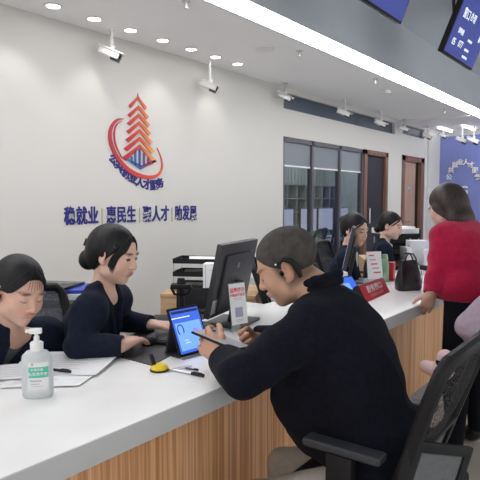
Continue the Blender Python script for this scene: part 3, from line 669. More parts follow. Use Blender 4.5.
onscr('screen_block', 'glow', -.034, -.010, .045, .049); onscr('screen_block', 'glow', -.034, -.016, .055, .058); onscr('screen_block', 'glow', -.07, .02, .142, .146)
MB().prism([(-.075, .005), (.078, .005), (.078, .10), (-.075, .10)], 0, .004, ).obj('cover_base', M['dgrey'], tb)
MB().prism([(.0, .0), (.115, .030), (.115, .035), (.0, .008)], -.07, .07, X=XF((0, .098, .003), (0, -.0, 1), (0, -1, 0))).obj('cover_flap', M['dgrey'], tb)
box('cover_edge', M['grey'], -.078, .078, -.012, .006, 0, .006, .002, tb)
# acrylic notice holders
def notice(loc, rz, label, w, h, extra=True):
    t = thing('notice_holder', label, 'sign', loc, rz); t['group'] = 'acrylic notices on the counter'
    X = Matrix.Rotation(math.radians(-8), 4, 'X')
    box('acrylic_panel', M['acrylic'], -w/2, w/2, 0, .004, .002, h, X=X, parent=t); box('acrylic_foot', M['acrylic'], -w/2, w/2, -.0, .06, 0, .003, parent=t)
    box('notice_card', M['paper'], -w/2+.003, w/2-.003, -.0016, -.0004, .03, h-.004, X=X, parent=t)
    if extra:
        for s_, z_, sz in (('温馨提示', h-.035, .022), ('扫码办理业务', h-.056, .0145)): MB().mesh(text_me(s_, sz, .0003, .0004), X=X@XF((0, -.0022, z_), (1, 0, 0), (0, 0, 1))).obj('notice_text', M['redink'], t)
        for z_, ww in ((h-.070, .055), (h-.078, .04), (.05, .05), (.043, .035)): box('notice_line', M['lightink'], -ww/2, ww/2, -.0022, -.0016, z_, z_+.002, X=X, parent=t)
        box('notice_picture', mat('picture_grey', (.38, .40, .52), .8, noise=.05, nscale=20), -.022, .022, -.0022, -.0016, .062, .105, X=X, parent=t)
    return t
notice((1.945, 1.49, CT), math.radians(-12), 'acrylic notice with red heading standing before the large monitor', .098, .215)
# document scanner stand (black) on the staff side
p = Vector((2.12, 2.02, 0)); sc_ = thing('document_camera', 'black document camera on a stalk behind the tablet', 'scanner', (2.03, 1.93, .76), math.radians(-50)); sc_.scale = (1.15,)*3
box('base', M['black'], -.13, .10, -.06, .10, .0, .02, .006, sc_)
MB().tube([(0, .03, .02), (0, .03, .10), (.0, .02, .16)], .013, 12).obj('column', M['black'], sc_)
MB().box(-.045, .045, -.03, .03, .155, .175, .006).tube([(-.045, 0, .16), (-.03, 0, .13), (0, .02, .12), (.03, 0, .13), (.045, 0, .16)], .006, 8).cyl((0, 0, .175), (0, 0, .20), .02, .015).obj('camera_head', M['black'], sc_)
lid = thing('desk_shelf', 'low grey desk surface behind the counter under the black equipment', 'desk', (0, 0, 0))
box('shelf_top', M['whitecab'], 1.75, 2.72, 1.79, 2.10, .74, .758, .002, lid); box('shelf_front', M['whitecab'], 1.8, 2.67, 1.80, 1.815, 0, .74, 0, lid)
lp = thing('card_reader', 'black folded device standing on the desk behind the keyboard', 'device', (2.25, 2.05, .7595), math.radians(-50)); lp.scale = (1.2,)*3
MB().box(-.08, .08, -.05, .05, 0, .02, .004).box(-.08, .08, .03, .042, .015, .12, .004, X=Matrix.Rotation(math.radians(-15), 4, 'X')).obj('case', M['black'], lp)
# ---- far workstations
m2, X = big_monitor((3.62, 1.83, CT), math.radians(25), 'tall monitor seen edge-on between the man and the third woman', w=.44, h=.30, tilt=12, zb=.10)
tb2 = thing('tablet', 'small tablet with a blue screen lying back beside the red name plate', 'tablet', atz(354, 300, CT), math.radians(-12))
X = Matrix.Translation((0, 0, .006))@Matrix.Rotation(math.radians(-42), 4, 'X')
MB().box(-.11, .11, 0, .008, 0, .16, .004, X=X).obj('tablet_case', M['black'], tb2); box('display', M['bscreen'], -.10, .10, -.001, 0, .010, .15, X=X, parent=tb2)
box('screen_block', M['glowlight'], -.08, .04, -.0018, -.001, .03, .11, X=X, parent=tb2); box('stand', M['dgrey'], -.09, .09, .02, .11, 0, .006, .002, tb2)
n0 = atz(363, 304, CT); n1 = atz(390, 292, CT); nd = (n1-n0); rzn = math.atan2(nd.y, nd.x); wn = nd.length
np_ = thing('name_plate', 'red tent-shaped name plate with white characters on the counter', 'name plate', (n0+n1)/2, rzn)
X = Matrix.Rotation(math.radians(-28), 4, 'X')
box('plate_face', M['red'], -wn/2+.06, wn/2, -.0, .003, 0, .100, .001, X=X, parent=np_)
MB().prism([(0, 0), (.105, 0), (.054, .092)], -wn/2, -wn/2+.06, X=XF((0, 0, 0), (0, 1, 0), (0, 0, 1))@Matrix.Identity(4)).obj('plate_end', M['black'], np_)
MB().prism([(.006, 0), (.105, 0), (.054, .088)], -wn/2+.06, wn/2-.002, X=XF((0, 0, 0), (0, 1, 0), (0, 0, 1))).obj('plate_body', M['black'], np_)
MB().mesh(text_me('服务窗口', .044, .0005, .001), X=X@XF((.03, -.002, .062), (1, 0, 0), (0, 0, 1))@Matrix.Diagonal((1.5, 1, 1, 1))).obj('plate_text', M['white'], np_)
MB().mesh(text_me('公共就业人才服务', .02, .0005, .0), X=X@XF((.03, -.002, .024), (1, 0, 0), (0, 0, 1))@Matrix.Diagonal((1.5, 1, 1, 1))).obj('plate_text', mat('pink_ink', (.75, .35, .35), .6), np_)
t = notice(atz(373, 283, CT), math.radians(-30), 'tall acrylic notice standing before the third woman', .13, .225, False)
t.location.y -= .02
Xn = Matrix.Rotation(math.radians(-8), 4, 'X')
for k in range(5): box('notice_line', M['lightink' if k % 2 else 'redink'], -.045+.008*k, -.0+.012*k, -.0022, -.0016, .19-.03*k, .20-.03*k, X=Xn, parent=t)
# green bottle
gb = thing('green_bottle', 'clear green bottle with a pale handle between the notice and the handbag', 'bottle', atz(384, 281, CT))
MB().lathe([(.0001, 0), (.032, 0), (.034, .01), (.033, .12), (.022, .155), (.014, .165), (.014, .178)], 24).obj('bottle_body', M['gel'], gb); MB().lathe([(.017, .172), (.017, .192), (.0001, .195)], 20).obj('cap', M['gel'], gb)
MB().tube([(.012, 0, .185), (.04, 0, .185), (.052, 0, .16), (.048, 0, .12)], .006, 8).obj('handle', mat('cream_plastic', (.7, .66, .45), .4), gb)
# handbag
hb0 = atz(411, 291, CT); hb = thing('handbag', 'black leather handbag standing on the counter beside the woman in red', 'bag', hb0+Vector((.03, .03, 0)), math.radians(-35)); hb.scale = (.80, .85, 1.02)
b = MB(); prof = [(0, .098, .050), (.01, .104, .055), (.05, .103, .052), (.10, .094, .042), (.15, .082, .030), (.185, .072, .018), (.19, .070, .014)]
rings = []
for z, hx, hy in prof:
    r_ = []
    for k in range(32):
        a_ = 2*PI*k/32; ca, sa = math.cos(a_), math.sin(a_); pw = .45; r_.append(b.bm.verts.new((hx*math.copysign(abs(ca)**pw, ca)+.004*math.sin(40*z+3*a_), hy*math.copysign(abs(sa)**pw, sa)*(1+.08*math.sin(30*z+5*a_)), z)))
    rings.append(r_)
for A_, B_ in zip(rings, rings[1:]):
    for k in range(32): b.bm.faces.new((A_[k], A_[(k+1) % 32], B_[(k+1) % 32], B_[k]))
b.bm.faces.new(rings[0][::-1]); b.bm.faces.new(rings[-1]); b.obj('bag_body', M['leather'], hb)
for s in (-1, 1):
    MB().tube([(-.05, s*.022, .165), (-.048, s*.025, .205), (-.025, s*.024, .232), (.025, s*.02, .230), (.05, s*.024, .20), (.052, s*.022, .165)], .0055, 8).obj('strap', M['leather'], hb)
MB().tube([(.072, 0, .18), (.10, -.01, .15), (.115, -.02, .08), (.10, -.03, .012)], .003, 6).obj('strap', M['leather'], hb)
# clutter on the far counter
rotbox('red_box', 'small red box standing behind the handbag', 'box', atz(397, 283, CT)+Vector((.12, .1, 0)), .2, .07, .06, .13, M['red'])
rotbox('paper_cup', 'white paper cup with dark print beside the second monitor', 'cup', atz(341, 288, CT)+Vector((.1, .05, 0)), .2, .085, .085, .10, M['paper'], .03)
for i, (px, py, rz, sx, sy, lab) in enumerate(((392, 277, .5, .28, .2, 'white papers lying behind the green bottle'), (424, 280, -.3, .26, .2, 'white papers lying right of the handbag'), (430, 262, .2, .24, .2, 'white sheets lying nearest the woman in red'))):
    rotbox('paper_stack', lab, 'paper', atz(px, py, CT+.001*i), rz, sx, sy, .012, M['paper'])
rotbox('stapler', 'dark stapler on the papers beside the handbag', 'stapler', atz(425, 272, CT)+Vector((0, 0, .013)), .9, .12, .035, .04, M['black'], .008)
rotbox('white_carton', 'white upright carton behind the handbag', 'box', atz(428, 268, CT)+Vector((.25, .05, 0)), -.5, .18, .02, .14, M['paper'], .002)
# third desk unit with trays and binders (right of the fourth woman)
A3_ = Vector((5.05, 2.35, 0)); t = thing('side_desk', 'light wood side desk seen between the handbag and the doors', 'desk', A3_, math.radians(-58))
box('desk_top', M['desk_wood'], 0, .60, 0, .5, .775, .80, .003, t); box('desk_side', M['desk_wood'], 0, .60, .01, .03, 0, .775, 0, t); box('desk_end', M['desk_wood'], 0, .02, .03, .5, 0, .775, 0, t)
q = atd(408, 245, 5.35); trays((q.x, q.y+.12, .80), math.radians(-52), 'black letter tray on the far side desk piled with papers', 3, 1.15)
q = atd(407, 236, 5.35); rotbox('paper_stack', 'white papers heaped on the far letter tray', 'paper', (q.x, q.y+.12, 1.06), -.6, .36, .26, .05, M['paper'])
q = atd(417, 247, 5.1); o = rotbox('file_box', 'pale printed file box standing on the far side desk', 'box', (q.x, q.y, .80), math.radians(-52), .17, .12, .215, M['paper'])
q = atd(406, 250, 4.9); rotbox('grey_binder', 'grey upright binder beside the far letter tray', 'binder', (q.x, q.y, .80), math.radians(-52), .05, .2, .17, M['lgrey'])
q = atd(424, 232, 5.6); rotbox('black_printer', 'black printer behind the file box, below the second door', 'printer', (q.x+.45, q.y+.45, .9055), math.radians(-52), .4, .35, .16, M['black'], .01)
cbp = thing('printer_cabinet', 'dark cabinet carrying the black printer', 'cabinet', (q.x+.45, q.y+.45, 0), math.radians(-52)); box('carcass', M['dgrey'], -.22, .22, -.2, .2, 0, .905, .004, cbp); box('door', M['black'], -.21, .21, -.21, -.2, .05, .89, .003, cbp)
q = atd(424, 228, 5.6); rotbox('paper_stack', 'white papers on the black printer', 'paper', (q.x+.45, q.y+.45, 1.067), -.6, .3, .22, .02, M['paper'])
m3, X = big_monitor((4.95, 1.55, CT), math.radians(10), 'dark monitor seen from behind beside the woman in red', w=.44, h=.31, tilt=12, zb=.12)

# ---- chairs ----------------------------------------------------------
def office_chair(loc, rz, label, arms=True, cloth='meshcloth', back=True, tilt=19, group='mesh office chairs'):
    t = thing('office_chair', label, 'chair', loc, rz, group)
    MB().box(-.245, .245, -.22, .25, .44, .50, .028, seg=4).obj('seat', M['seatblack'], t)
    # back: lies in a plane leaning away (towards -y)
    X = Matrix.Translation((0, -.125, .548))@Matrix.Rotation(math.radians(tilt), 4, 'X')
    def loop(w0, w1, h, r):
        pts = []
        for (x, z) in ((-w0, .02), (-w0*.99, h*.3), (-w1, h*.75), (-w1*.98, h-.03), (-w1+.03, h), (-w1*.5, h+.012), (w1*.5, h+.012), (w1-.03, h), (w1*.98, h-.03), (w1, h*.75), (w0*.99, h*.3), (w0, .02)): pts.append(X@Vector((x, -.02*math.cos(x/w1*1.3)+.012, z)))
        return pts
    bf = MB().tube(loop(.205, .222, .44, .016), .021, 10).box(-.205, .205, -.016, .014, -.005, .045, .010, X=X).box(-.205, .205, -.016, .014, .125, .150, .008, X=X).box(-.205, -.175, -.016, .014, .0, .15, .008, X=X).box(.175, .205, -.016, .014, .0, .15, .008, X=X).obj('back_frame', M['black'], t)
    b = MB(); n = 12; g = [[None]*(n+1) for _ in range(n+1)]
    for i in range(n+1):
        for j in range(n+1):
            u = i/n*2-1; z = .14+.30*j/n; w_ = .205+.017*min(1, j/n*1.2); x = u*w_*.98; g[i][j] = b.bm.verts.new(X@Vector((x, -.02*math.cos(u*1.3)+.012-.012*math.sin(PI*j/n), z)))
    for i in range(n):
        for j in range(n): b.bm.faces.new((g[i][j], g[i+1][j], g[i+1][j+1], g[i][j+1]))
    b.obj('back_mesh', M[cloth], t)
    box('lumbar_mesh', M['lightmesh'], -.18, .18, -.004, .0, .04, .13, X=X, parent=t)
    MB().tube([(0, -.10, .44), (0, -.19, .47), (0, -.165, .60)], [.03, .028, .022], 10).obj('back_bracket', M['black'], t)
    if arms:
        for s in (-1, 1):
            p = MB().box(s*.23-.030, s*.23+.030, -.110, .130, .665, .69, .011, seg=3).obj('arm_pad', M['dgrey'], t)
            MB().box(s*.245-.018, s*.245+.018, -.03, .05, .44, .667, .006).box(min(s*.16, s*.26), max(s*.16, s*.26), -.03, .05, .425, .445, .004).obj('arm_post', M['black'], t)
    MB().cyl((0, 0, .10), (0, 0, .44), .028).cyl((0, 0, .10), (0, 0, .24), .038).obj('gas_post', M['black'], t)
    for k in range(5):
        a = 2*PI*k/5+.3; l = MB().tube([(.02*math.cos(a), .02*math.sin(a), .115), (.3*math.cos(a), .3*math.sin(a), .075)], [.028, .016], 8).obj('leg', M['black'], t)
        c_ = Vector((.3*math.cos(a), .3*math.sin(a), .028)); pr = Vector((-math.sin(a), math.cos(a), 0))
        MB().cyl(c_-pr*.022, c_+pr*.022, .0275, n=18).cyl(c_, c_+Vector((0, 0, .045)), .008).obj('caster', M['black'], l)
    return t
mc = office_chair((1.63, .70, 0), math.radians(1), 'black mesh office chair under the man, its armrest toward the camera')
a_ = atd(410, 441, 1.47)-Vector((1.63, .70, 0)); b_ = atd(474, 449, 1.60)-Vector((1.63, .70, 0)); ex = (b_-a_); XL = XF(a_, ex, (0, -.1, 1)); L_ = ex.length
MB().box(0, L_, -.030, 0, -.016, 0, .004, X=XL).box(0, L_, -.16, -.13, -.016, 0, .004, X=XL).box(0, .055, -.14, -.02, -.016, 0, .004, X=XL).box(L_-.03, L_, -.14, -.02, -.016, 0, .004, X=XL).obj('lumbar_frame', M['black'], mc)
box('lumbar_panel', M['lightmesh'], .04, L_-.025, -.135, -.025, -.010, -.007, X=XL, parent=mc)
office_chair((1.37, 2.06, 0), math.radians(178), 'office chair with grey mesh back under the woman with the hair bun', cloth='lightmesh')
office_chair((.84, 2.22, 0), math.radians(185), 'office chair under the woman at the left edge', arms=False).location = (.74, 2.20, 0)
e = office_chair((3.17, 1.99, 0), math.radians(215), 'empty black office chair behind the large monitor and the man')
office_chair((3.98, 2.25, 0), math.radians(180), 'office chair under the third woman beside the glass partition')
office_chair((4.80, 2.40, 0), math.radians(190), 'office chair under the farthest seated woman')
office_chair((6.80, 4.08, 0), math.radians(10), 'dark office chair behind the first glass pane', group='office chairs behind glass')
office_chair((7.60, 4.08, 0), math.radians(-12), 'dark office chair behind the middle glass pane', group='office chairs behind glass')
# white cantilever chair
vc = thing('visitor_chair', 'white curved visitor chair behind the head of the man by the glass', 'chair', (4.62, 2.95, 0), math.radians(150))
MB().box(-.23, .23, -.22, .22, .43, .46, .012, seg=3).obj('seat', M['white'], vc)
MB().tube([(-.24, -.22, .55), (-.25, -.25, .80), (-.22, -.26, .86), (0, -.29, .885), (.22, -.26, .86), (.25, -.25, .80), (.24, -.22, .55)], .012, 10).obj('back_frame', M['white'], vc)
MB().box(-.23, .23, -.262, -.245, .56, .84, .008).obj('backrest', M['white'], vc)
for s in (-1, 1): MB().tube([(s*.24, -.22, .55), (s*.24, -.20, .02), (s*.24, .2, .02), (s*.24, .22, .44)], .012, 8).obj('leg', M['chrome'], vc)
# red chair of the visitor in lavender
rc_ = thing('visitor_chair', 'chair with a crimson seat under the visitor in lavender at the right edge', 'chair', (2.86, .42, 0), math.radians(5))
MB().box(-.23, .23, -.22, .22, .42, .47, .02, seg=3).obj('seat', M['seatred'], rc_); MB().box(-.22, .22, -.255, -.225, .58, .88, .015, seg=3).obj('backrest', M['seatred'], rc_)
for s in (-1, 1): MB().tube([(s*.235, -.24, .85), (s*.235, -.22, .44), (s*.235, -.24, .012)], .011, 8).obj('leg', M['black'], rc_); MB().tube([(s*.235, -.22, .43), (s*.235, .20, .43), (s*.235, .22, .012)], .011, 8).obj('leg', M['black'], rc_)
# cable
pts = [Vector((1.75, 1.70, CT+.006)), Vector((1.80, 1.76, CT+.006)), Vector((1.84, 1.79, CT+.004)), Vector((1.9, 1.83, .775))]
def frame(az, pitch, roll):
    a, p, r = map(math.radians, (az, pitch, roll))
    f = V3(math.cos(a)*math.cos(p), math.sin(a)*math.cos(p), -math.sin(p)); rt = V3(math.sin(a), -math.cos(a), 0); u = np.cross(rt, f)
    rt2 = rt*math.cos(r)+u*math.sin(r); u2 = np.cross(rt2, f); return np.array([rt2, f, u2])
def hand_ops(w, d, n, side, curl=(.35, .45, .35), spread=.06, thumb=(.75, .55, .25), sc=1.0):
    d = nrm(d); n = nrm(n-np.dot(n, d)*d); s = np.cross(d, n) if side == 'R' else np.cross(n, d); w = np.asarray(w, float); o = []
    L = [.074, .082, .077, .060]; R = [.0088, .009, .0086, .0075]
    o.append(('+', rc(w-d*.02, w+d*.02*sc, .021*sc, .022*sc), .012))
    for i in range(4):
        off = s*(.029-.0195*i)*sc; kn = w+d*(.088-.004*abs(i-1))*sc+off
        o.append(('+', rc(w+d*.012*sc+off*.55, kn, .014*sc, .0108*sc), .012))
        c = 0; p = kn; dd0 = nrm(d+s*(1.5-i)*spread)
        cu = curl[i] if isinstance(curl[0], (list, tuple)) else curl
        for j, fr in enumerate((.46, .30, .24)):
            c += cu[j]; q = p+(dd0*math.cos(c)+n*math.sin(c))*L[i]*fr*sc; r0 = R[i]*sc*(1-.09*j); o.append(('+', rc(p, q, r0, r0*.93), .003)); p = q
    t0 = w+d*.018*sc+s*.016*sc+n*.004; p = t0; td = nrm(d*thumb[0]+s*thumb[1]+n*thumb[2]); bend = nrm(d*.9+n*.35-s*.1)
    for j, (l, r) in enumerate(((.046, .0135), (.032, .0105), (.026, .0095))):
        q = p+td*l*sc; o.append(('+', rc(p, q, r*sc, r*.85*sc), .008)); p = q; td = nrm(td*.75+bend*.35)
    return o
def head_ops(c, B, s, male=False):
    P = lambda x, y, z: c+s*(B[0]*x+B[1]*y+B[2]*z); E_ = lambda x, y, z, a, b, d: el(P(x, y, z), (a*s, b*s, d*s), B)
    o = [('+', E_(0, -.014, .040, .074, .094, .080), .01), ('+', E_(0, .028, -.012, .060, .062, .085), .03),
         ('+', E_(0, .036, -.066, .041 if not male else .047, .044, .036), .03), ('+', E_(0, .064, -.092, .017 if not male else .021, .017, .014), .022)]
    for q in (-1, 1):
        o += [('+', E_(q*.036, .058, -.028, .024, .022, .026), .025), ('+', E_(q*.050, .010, -.060, .016, .026, .022), .03),
              ('-', E_(q*.031, .101, .010, .019, .014, .013), .014), ('+', E_(q*.031, .074, .008, .0150, .0140, .0115), .006),
              ('+', E_(q*.030, .082, .028, .022, .008, .006), .012)]
    o += [('+', rc(P(0, .084, .014), P(0, .101, -.022), .0065*s, .0105*s), .012), ('+', E_(0, .102, -.026, .012, .010, .009), .008)]
    for q in (-1, 1): o += [('+', E_(q*.0125, .094, -.029, .008, .0085, .0065), .006)]
    o += [('+', E_(0, .084, -.055, .024, .012, .012), .012), ('+', E_(0, .0945, -.0500, .020, .0060, .0042), .004), ('+', E_(0, .0925, -.0590, .016, .0065, .0050), .004),
          ('-', E_(0, .103, -.0545, .020, .004, .0014), .003), ('-', E_(0, .094, -.072, .014, .006, .005), .010)]
    for q in (-1, 1):
        ear = np.array([nrm(B[0]-B[1]*.35*q), nrm(B[1]+B[0]*.35*q), B[2]])
        o += [('+', el(P(q*.075, -.010, -.004), (.008*s, .018*s, .031*s), ear), .008), ('-', el(P(q*.083, -.006, .0), (.007*s, .010*s, .018*s), ear), .004),
              ('+', el(P(q*.073, .0, -.030), (.006*s, .009*s, .010*s), ear), .006)]
    return o, P
def torso_frame(P):
    u = nrm(P['neck']-P['pel']); s = nrm(P['sh'][0]-P['sh'][1]); f = nrm(np.cross(u, s)); s = np.cross(f, u); return np.array([s, f, u])
def body_ops(P):
    T = torso_frame(P); n, pl = P['neck'], P['pel']; w = P.get('w', 1.0); o = []
    L = np.linalg.norm(n-pl); c = n-T[2]*.17
    o += [('+', el(c, (.135*w, .088*w, .17), T), .02), ('+', el(n-T[2]*L*.62, (.115*w, .082*w, .15), T), .05), ('+', el(pl, (.145*w, .10*w, .10), T), .05)]
    for i in (0, 1):
        o += [('+', rc(n-T[2]*.03, P['sh'][i], .04*w, .043*w), .05), ('+', rc(P['sh'][i], P['el'][i], .042*w, .034*w), .02), ('+', rc(P['el'][i], P['wr'][i], .034*w, .0235*w), .012)]
    H = P['B']; nb = P['head']+H[1]*(-.022)+H[2]*(-.055); nr = P.get('nr', .046)
    o += [('+', rc(n-T[2]*.03, nb, nr*1.12, nr), .025)]
    return o
def cloth_ops(P, inf, arms=True, sleeve=(1.0, 1.0), bottom=None, w2=1.0):
    T = torso_frame(P); n, pl = P['neck'], P['pel']; w = P.get('w', 1.0)*w2; L = np.linalg.norm(n-pl); i2 = inf
    f = P.get('depth', 1.0)
    o = [('+', el(n-T[2]*.17, (.142*w+i2, (.096*w+i2)*f, .175+i2*.3), T), .02), ('+', el(n-T[2]*L*.60, (.128*w+i2, (.092*w+i2)*f, .17), T), .06), ('+', el(pl, (.155*w+i2, (.112*w+i2)*f, .11), T), .06)]
    for i in (0, 1):
        o += [('+', rc(n-T[2]*.045, P['sh'][i]-T[2]*.004, .042*w+i2*.6, .048*w+i2*.7), .045)]
        if arms:
            wr = P['el'][i]+(P['wr'][i]-P['el'][i])*sleeve[i]
            e = P['el'][i]
            o += [('+', rc(P['sh'][i], e, .050*w+i2, .042*w+i2), .03), ('+', rc(e, wr, .041*w+i2, (.029*w+i2)), .015)]
            dcut = nrm(P['wr'][i]-e); o.append(('cut', i, wr, dcut))
    return o, T
def run_ops(ops, vox, name, m, parent, smooth=1):
    real = []; cuts = []
    for o in ops:
        if o[0] == 'cut': cuts.append(o)
        else: real.append(o)
    for _, i, wr, d in cuts:       # a clean cuff: remove the round cap beyond the wrist
        real.append(('-', el(wr+d*.035, (.034, .06, .06), np.array([d, nrm(np.cross(d, V3(.1, .2, 1))), nrm(np.cross(d, np.cross(d, V3(.1, .2, 1))))])), .003))
    fl = Field(real, vox); vs, qs = fl.mesh(); return np_obj(name, vs, qs, m, parent, smooth=smooth), fl
def skin_color(vs, P, male=False):
    c, B, s = P['head'], P['B'], P['hs']; q = (vs-c)@B.T/s; x, y, z = q[:, 0], q[:, 1], q[:, 2]
    base = V3(*P.get('tone', (.60, .36, .26))); col = np.tile(base, (len(vs), 1))
    def mix(wt, c2): nonlocal col; col = col*(1-wt[:, None])+np.array(c2)*wt[:, None]
    front = (y > .03)
    g = lambda x0, z0, a, b: np.exp(-(((np.abs(x)-x0)/a)**2+((z-z0)/b)**2))*front
    mix(g(.040, -.028, .022, .020)*.35, base*V3(1.02, .78, .74))
    mix(g(0, -.028, .014, .012)*.25, base*V3(1.0, .8, .75))
    mix(np.clip(1.5*np.exp(-((x/.021)**4+((z+.0545)/.0105)**4)), 0, 1)*front*(.15 if male else .55), P.get('lip', (.44, .12, .11)))
    mix(np.clip(g(.032, .029, .017, .0048)*1.3, 0, .85), (.05, .035, .03))
    mix(np.exp(-((np.abs(x)-.078)/.012)**2-((y+.01)/.03)**2-((z)/.035)**2)*.3, base*V3(1, .72, .66))
    if male:      # shaved stubble over the scalp
        ear = (np.abs(x) > .0735) & (np.abs(y+.008) < .030) & (np.abs(z+.002) < .040)
        A_ = np.minimum(np.maximum(.034+.25*z-y, z-.070), z+.068-.25*np.clip(-y, 0, .1)); hl = np.clip(A_/.016, 0, 1)*(~ear)*(np.sqrt((q**2).sum(1)) < .2)
        mix(hl*np.clip(.70+z*2.2, .45, .88), (.040, .034, .032))
    h = np.min([np.linalg.norm(vs-(w+nrm(d)*.10), axis=1) for w, d in P['handpts']], 0)
    mix(np.clip(1-h/.10, 0, 1)*.25, base*V3(1.02, .80, .76))
    return col
def face_extra(fl, P, eye='down'):
    c, B, s = P['head'], P['B'], P['hs']; E = MB()
    def surf(x, z, off=0.0):
        ys = np.linspace(.14, .03, 80); prev = None
        for y in ys:
            v = fl.at(c+s*(B[0]*x+B[1]*y+B[2]*z))
            if v < 0: return c+s*(B[0]*x+B[1]*(y+off)+B[2]*z)
        return c+s*(B[0]*x+B[1]*(.07+off)+B[2]*z)
    for q in (-1, 1):
        r = .0017 if eye == 'down' else .0027; zz = -.001 if eye == 'down' else .004
        pts = [surf(q*(.019+.025*t), zz+(-.0045 if eye == 'down' else .003)*math.sin(PI*t)+.002*t, .0004) for t in np.linspace(0, 1, 8)]
        E.tube(pts, [r*s*(.5+.5*math.sin(PI*t*.9+.25)) for t in np.linspace(0, 1, 8)], 6, M['lash'])
        if eye == 'open':
            pts = [surf(q*(.022+.019*t), .0015, .0002) for t in np.linspace(0, 1, 6)]; E.tube(pts, [.0022*s]*6, 6, M['lash'])
    for q in (-1, 1):
        p = surf(q*.0055, -.0365, -.001); E.tube([p, p+s*B[0]*q*.004], .0016*s, 6, M['lash'])
    pts = [surf(x, -.0545, -.0008) for x in np.linspace(-.019, .019, 7)]; E.tube(pts, .0009*s, 6, M['lash'])
    return E
def figure(label, P, loc):
    root = thing('person', label, 'person', loc); inv = -V3(*loc)
    P['B'] = frame(*P['face']); s = P['hs']; hd, Hp = head_ops(P['head'], P['B'], s, P.get('male', False)); vox = P.get('vox', .004)
    hops = []; P['handpts'] = []
    for i, side in enumerate('RL'):
        h = P['hand'][i]; hops += hand_ops(P['wr'][i], h[0], h[1], side, *h[2:]); P['handpts'].append((P['wr'][i], np.asarray(h[0], float)))
    ops = body_ops(P)+hops+[('+',)+o[1:] if o[0] == '+' else o for o in hd]
    fl = Field(ops, vox); vs, qs = fl.mesh(); col = skin_color(vs, P, P.get('male', False))
    ex = face_extra(fl, P, P.get('eye', 'down')) if P.get('facefx', True) else None
    if ex is not None:
        for v in ex.bm.verts: v.co += Vector(inv)
    body = np_obj('body', vs+inv, qs, M['skin'], root, col, smooth=0, extra=ex)
    P['root'] = root; P['inv'] = inv; P['Hp'] = Hp; P['fl'] = fl; return root
def shift(ob, inv):
    n = len(ob.data.vertices); a = np.empty(n*3); ob.data.vertices.foreach_get('co', a); a = a.reshape(-1, 3)+inv
    ob.data.vertices.foreach_set('co', a.ravel()); ob.data.update()
def garment(P, name, m, ops, vox=None, smooth=1, **kw):
    o, fl = run_ops(ops, vox or P.get('vox', .004)*1.25, name, m, P['root'], smooth); shift(o, P['inv'])
    for k, v in kw.items(): o[k] = v
    return o
def collar_line(P, T, depth, width, out=.0):
    n = P['neck']; f = P.get('depth', 1)
    top = [n+T[0]*q*width+T[1]*.02+T[2]*.015 for q in (1, -1)]; bot = n+T[1]*(.105*f+out)-T[2]*depth
    return top, bot
def legs(P, m, inf=.012, ank_end=.03, shoe='shoe', sc=1.0):
    ops = [('+', el(P['pel'], (.150*sc, .110*sc, .10), torso_frame(P)), .02)]
    for i in (0, 1):
        ops += [('+', rc(P['hip'][i], P['knee'][i], .074*sc, .054*sc), .04), ('+', rc(P['knee'][i], P['ank'][i], .056*sc, .042*sc), .02)]
    garment(P, 'trousers', m, ops, .008)
    for i in (0, 1):
        a = P['ank'][i]; t = P['toe'][i]; d = nrm(V3(t[0]-a[0], t[1]-a[1], 0)); z0 = a[2]-.045
        o2 = [('+', rc(a+V3(0, 0, -.02), a+V3(0, 0, .03), .037, .036), .01), ('+', el(a-V3(0, 0, .025)+d*.01, (.045, .045, .04)), .02), ('+', rc(a+d*.03-V3(0, 0, .045), a+d*.15-V3(0, 0, .055), .040, .030), .03),
              ('-', half(V3(0, 0, a[2]-.082), V3(0, 0, 1)), .002)]
        garment(P, 'shoe', M[shoe if i else 'shoe'], o2, .006)
def hair_strands(P, name, m, paths, r=.0022, proj=.0045):
    b = MB(); c0 = np.array([0, -.012, .012])
    for p in paths:
        pts = [Vector(q) for q in p[0]]; rr = p[1] if len(p) > 1 else r
        # smooth
        fine = []
        for i in range(len(pts)-1):
            p0 = pts[max(i-1, 0)]; p1 = pts[i]; p2 = pts[i+1]; p3 = pts[min(i+2, len(pts)-1)]
            for k in range(4):
                t = k/4; fine.append(.5*((2*p1)+(-p0+p2)*t+(2*p0-5*p1+4*p2-p3)*t*t+(-p0+3*p1-3*p2+p3)*t**3))
        fine.append(pts[-1]); n = len(fine)
        if proj is not None:
            for i, q in enumerate(fine):
                d = np.array(q)-c0; l = np.linalg.norm(d); d /= l; t = l+.03
                while t > .05 and P['fl'].at(P['Hp'](*(c0+d*t))) > 0: t -= .0025
                fine[i] = Vector(c0+d*(t+proj))
        fine = [Vector(P['Hp'](*q)+P['inv']) for q in fine]
        b.tube(fine, [rr*(1-.6*abs(2*i/(n-1)-1)**3) for i in range(n)], 6, m)
    return b.obj(name, m, P['root'])
A3 = lambda v: np.array(v, dtype=float)
# ================================================================= people
def unit(az): a = math.radians(az); return V3(math.cos(a), math.sin(a), 0), V3(math.sin(a), -math.cos(a), 0)
def mk(head, neck, pel, az, half, drop, el_, wr_, hands, face, hs, **k):
    f, r = unit(az); sh = (neck+r*half-V3(0, 0, drop), neck-r*half-V3(0, 0, drop))
    P = dict(head=A3(head), neck=A3(neck), pel=A3(pel), sh=sh, el=[A3(e) for e in el_], wr=[A3(w) for w in wr_], hand=hands, face=face, hs=hs)
    hip = (P['pel']+r*.09-V3(0, 0, .03), P['pel']-r*.09-V3(0, 0, .03)); P['hip'] = hip; P['f'] = f; P['r'] = r
    P.update(k)
    if 'knee' not in P:
        kd = k.get('kneed', .42); kz = k.get('kneez', .50)
        P['knee'] = [V3(*(h+f*kd+r*s*.04)[:2], kz) for h, s in zip(hip, (1, -1))]; P['ank'] = [V3(*(kn+f*.02)[:2], .085) for kn in P['knee']]
    P['toe'] = [a+f*.15 for a in P['ank']]
    return P
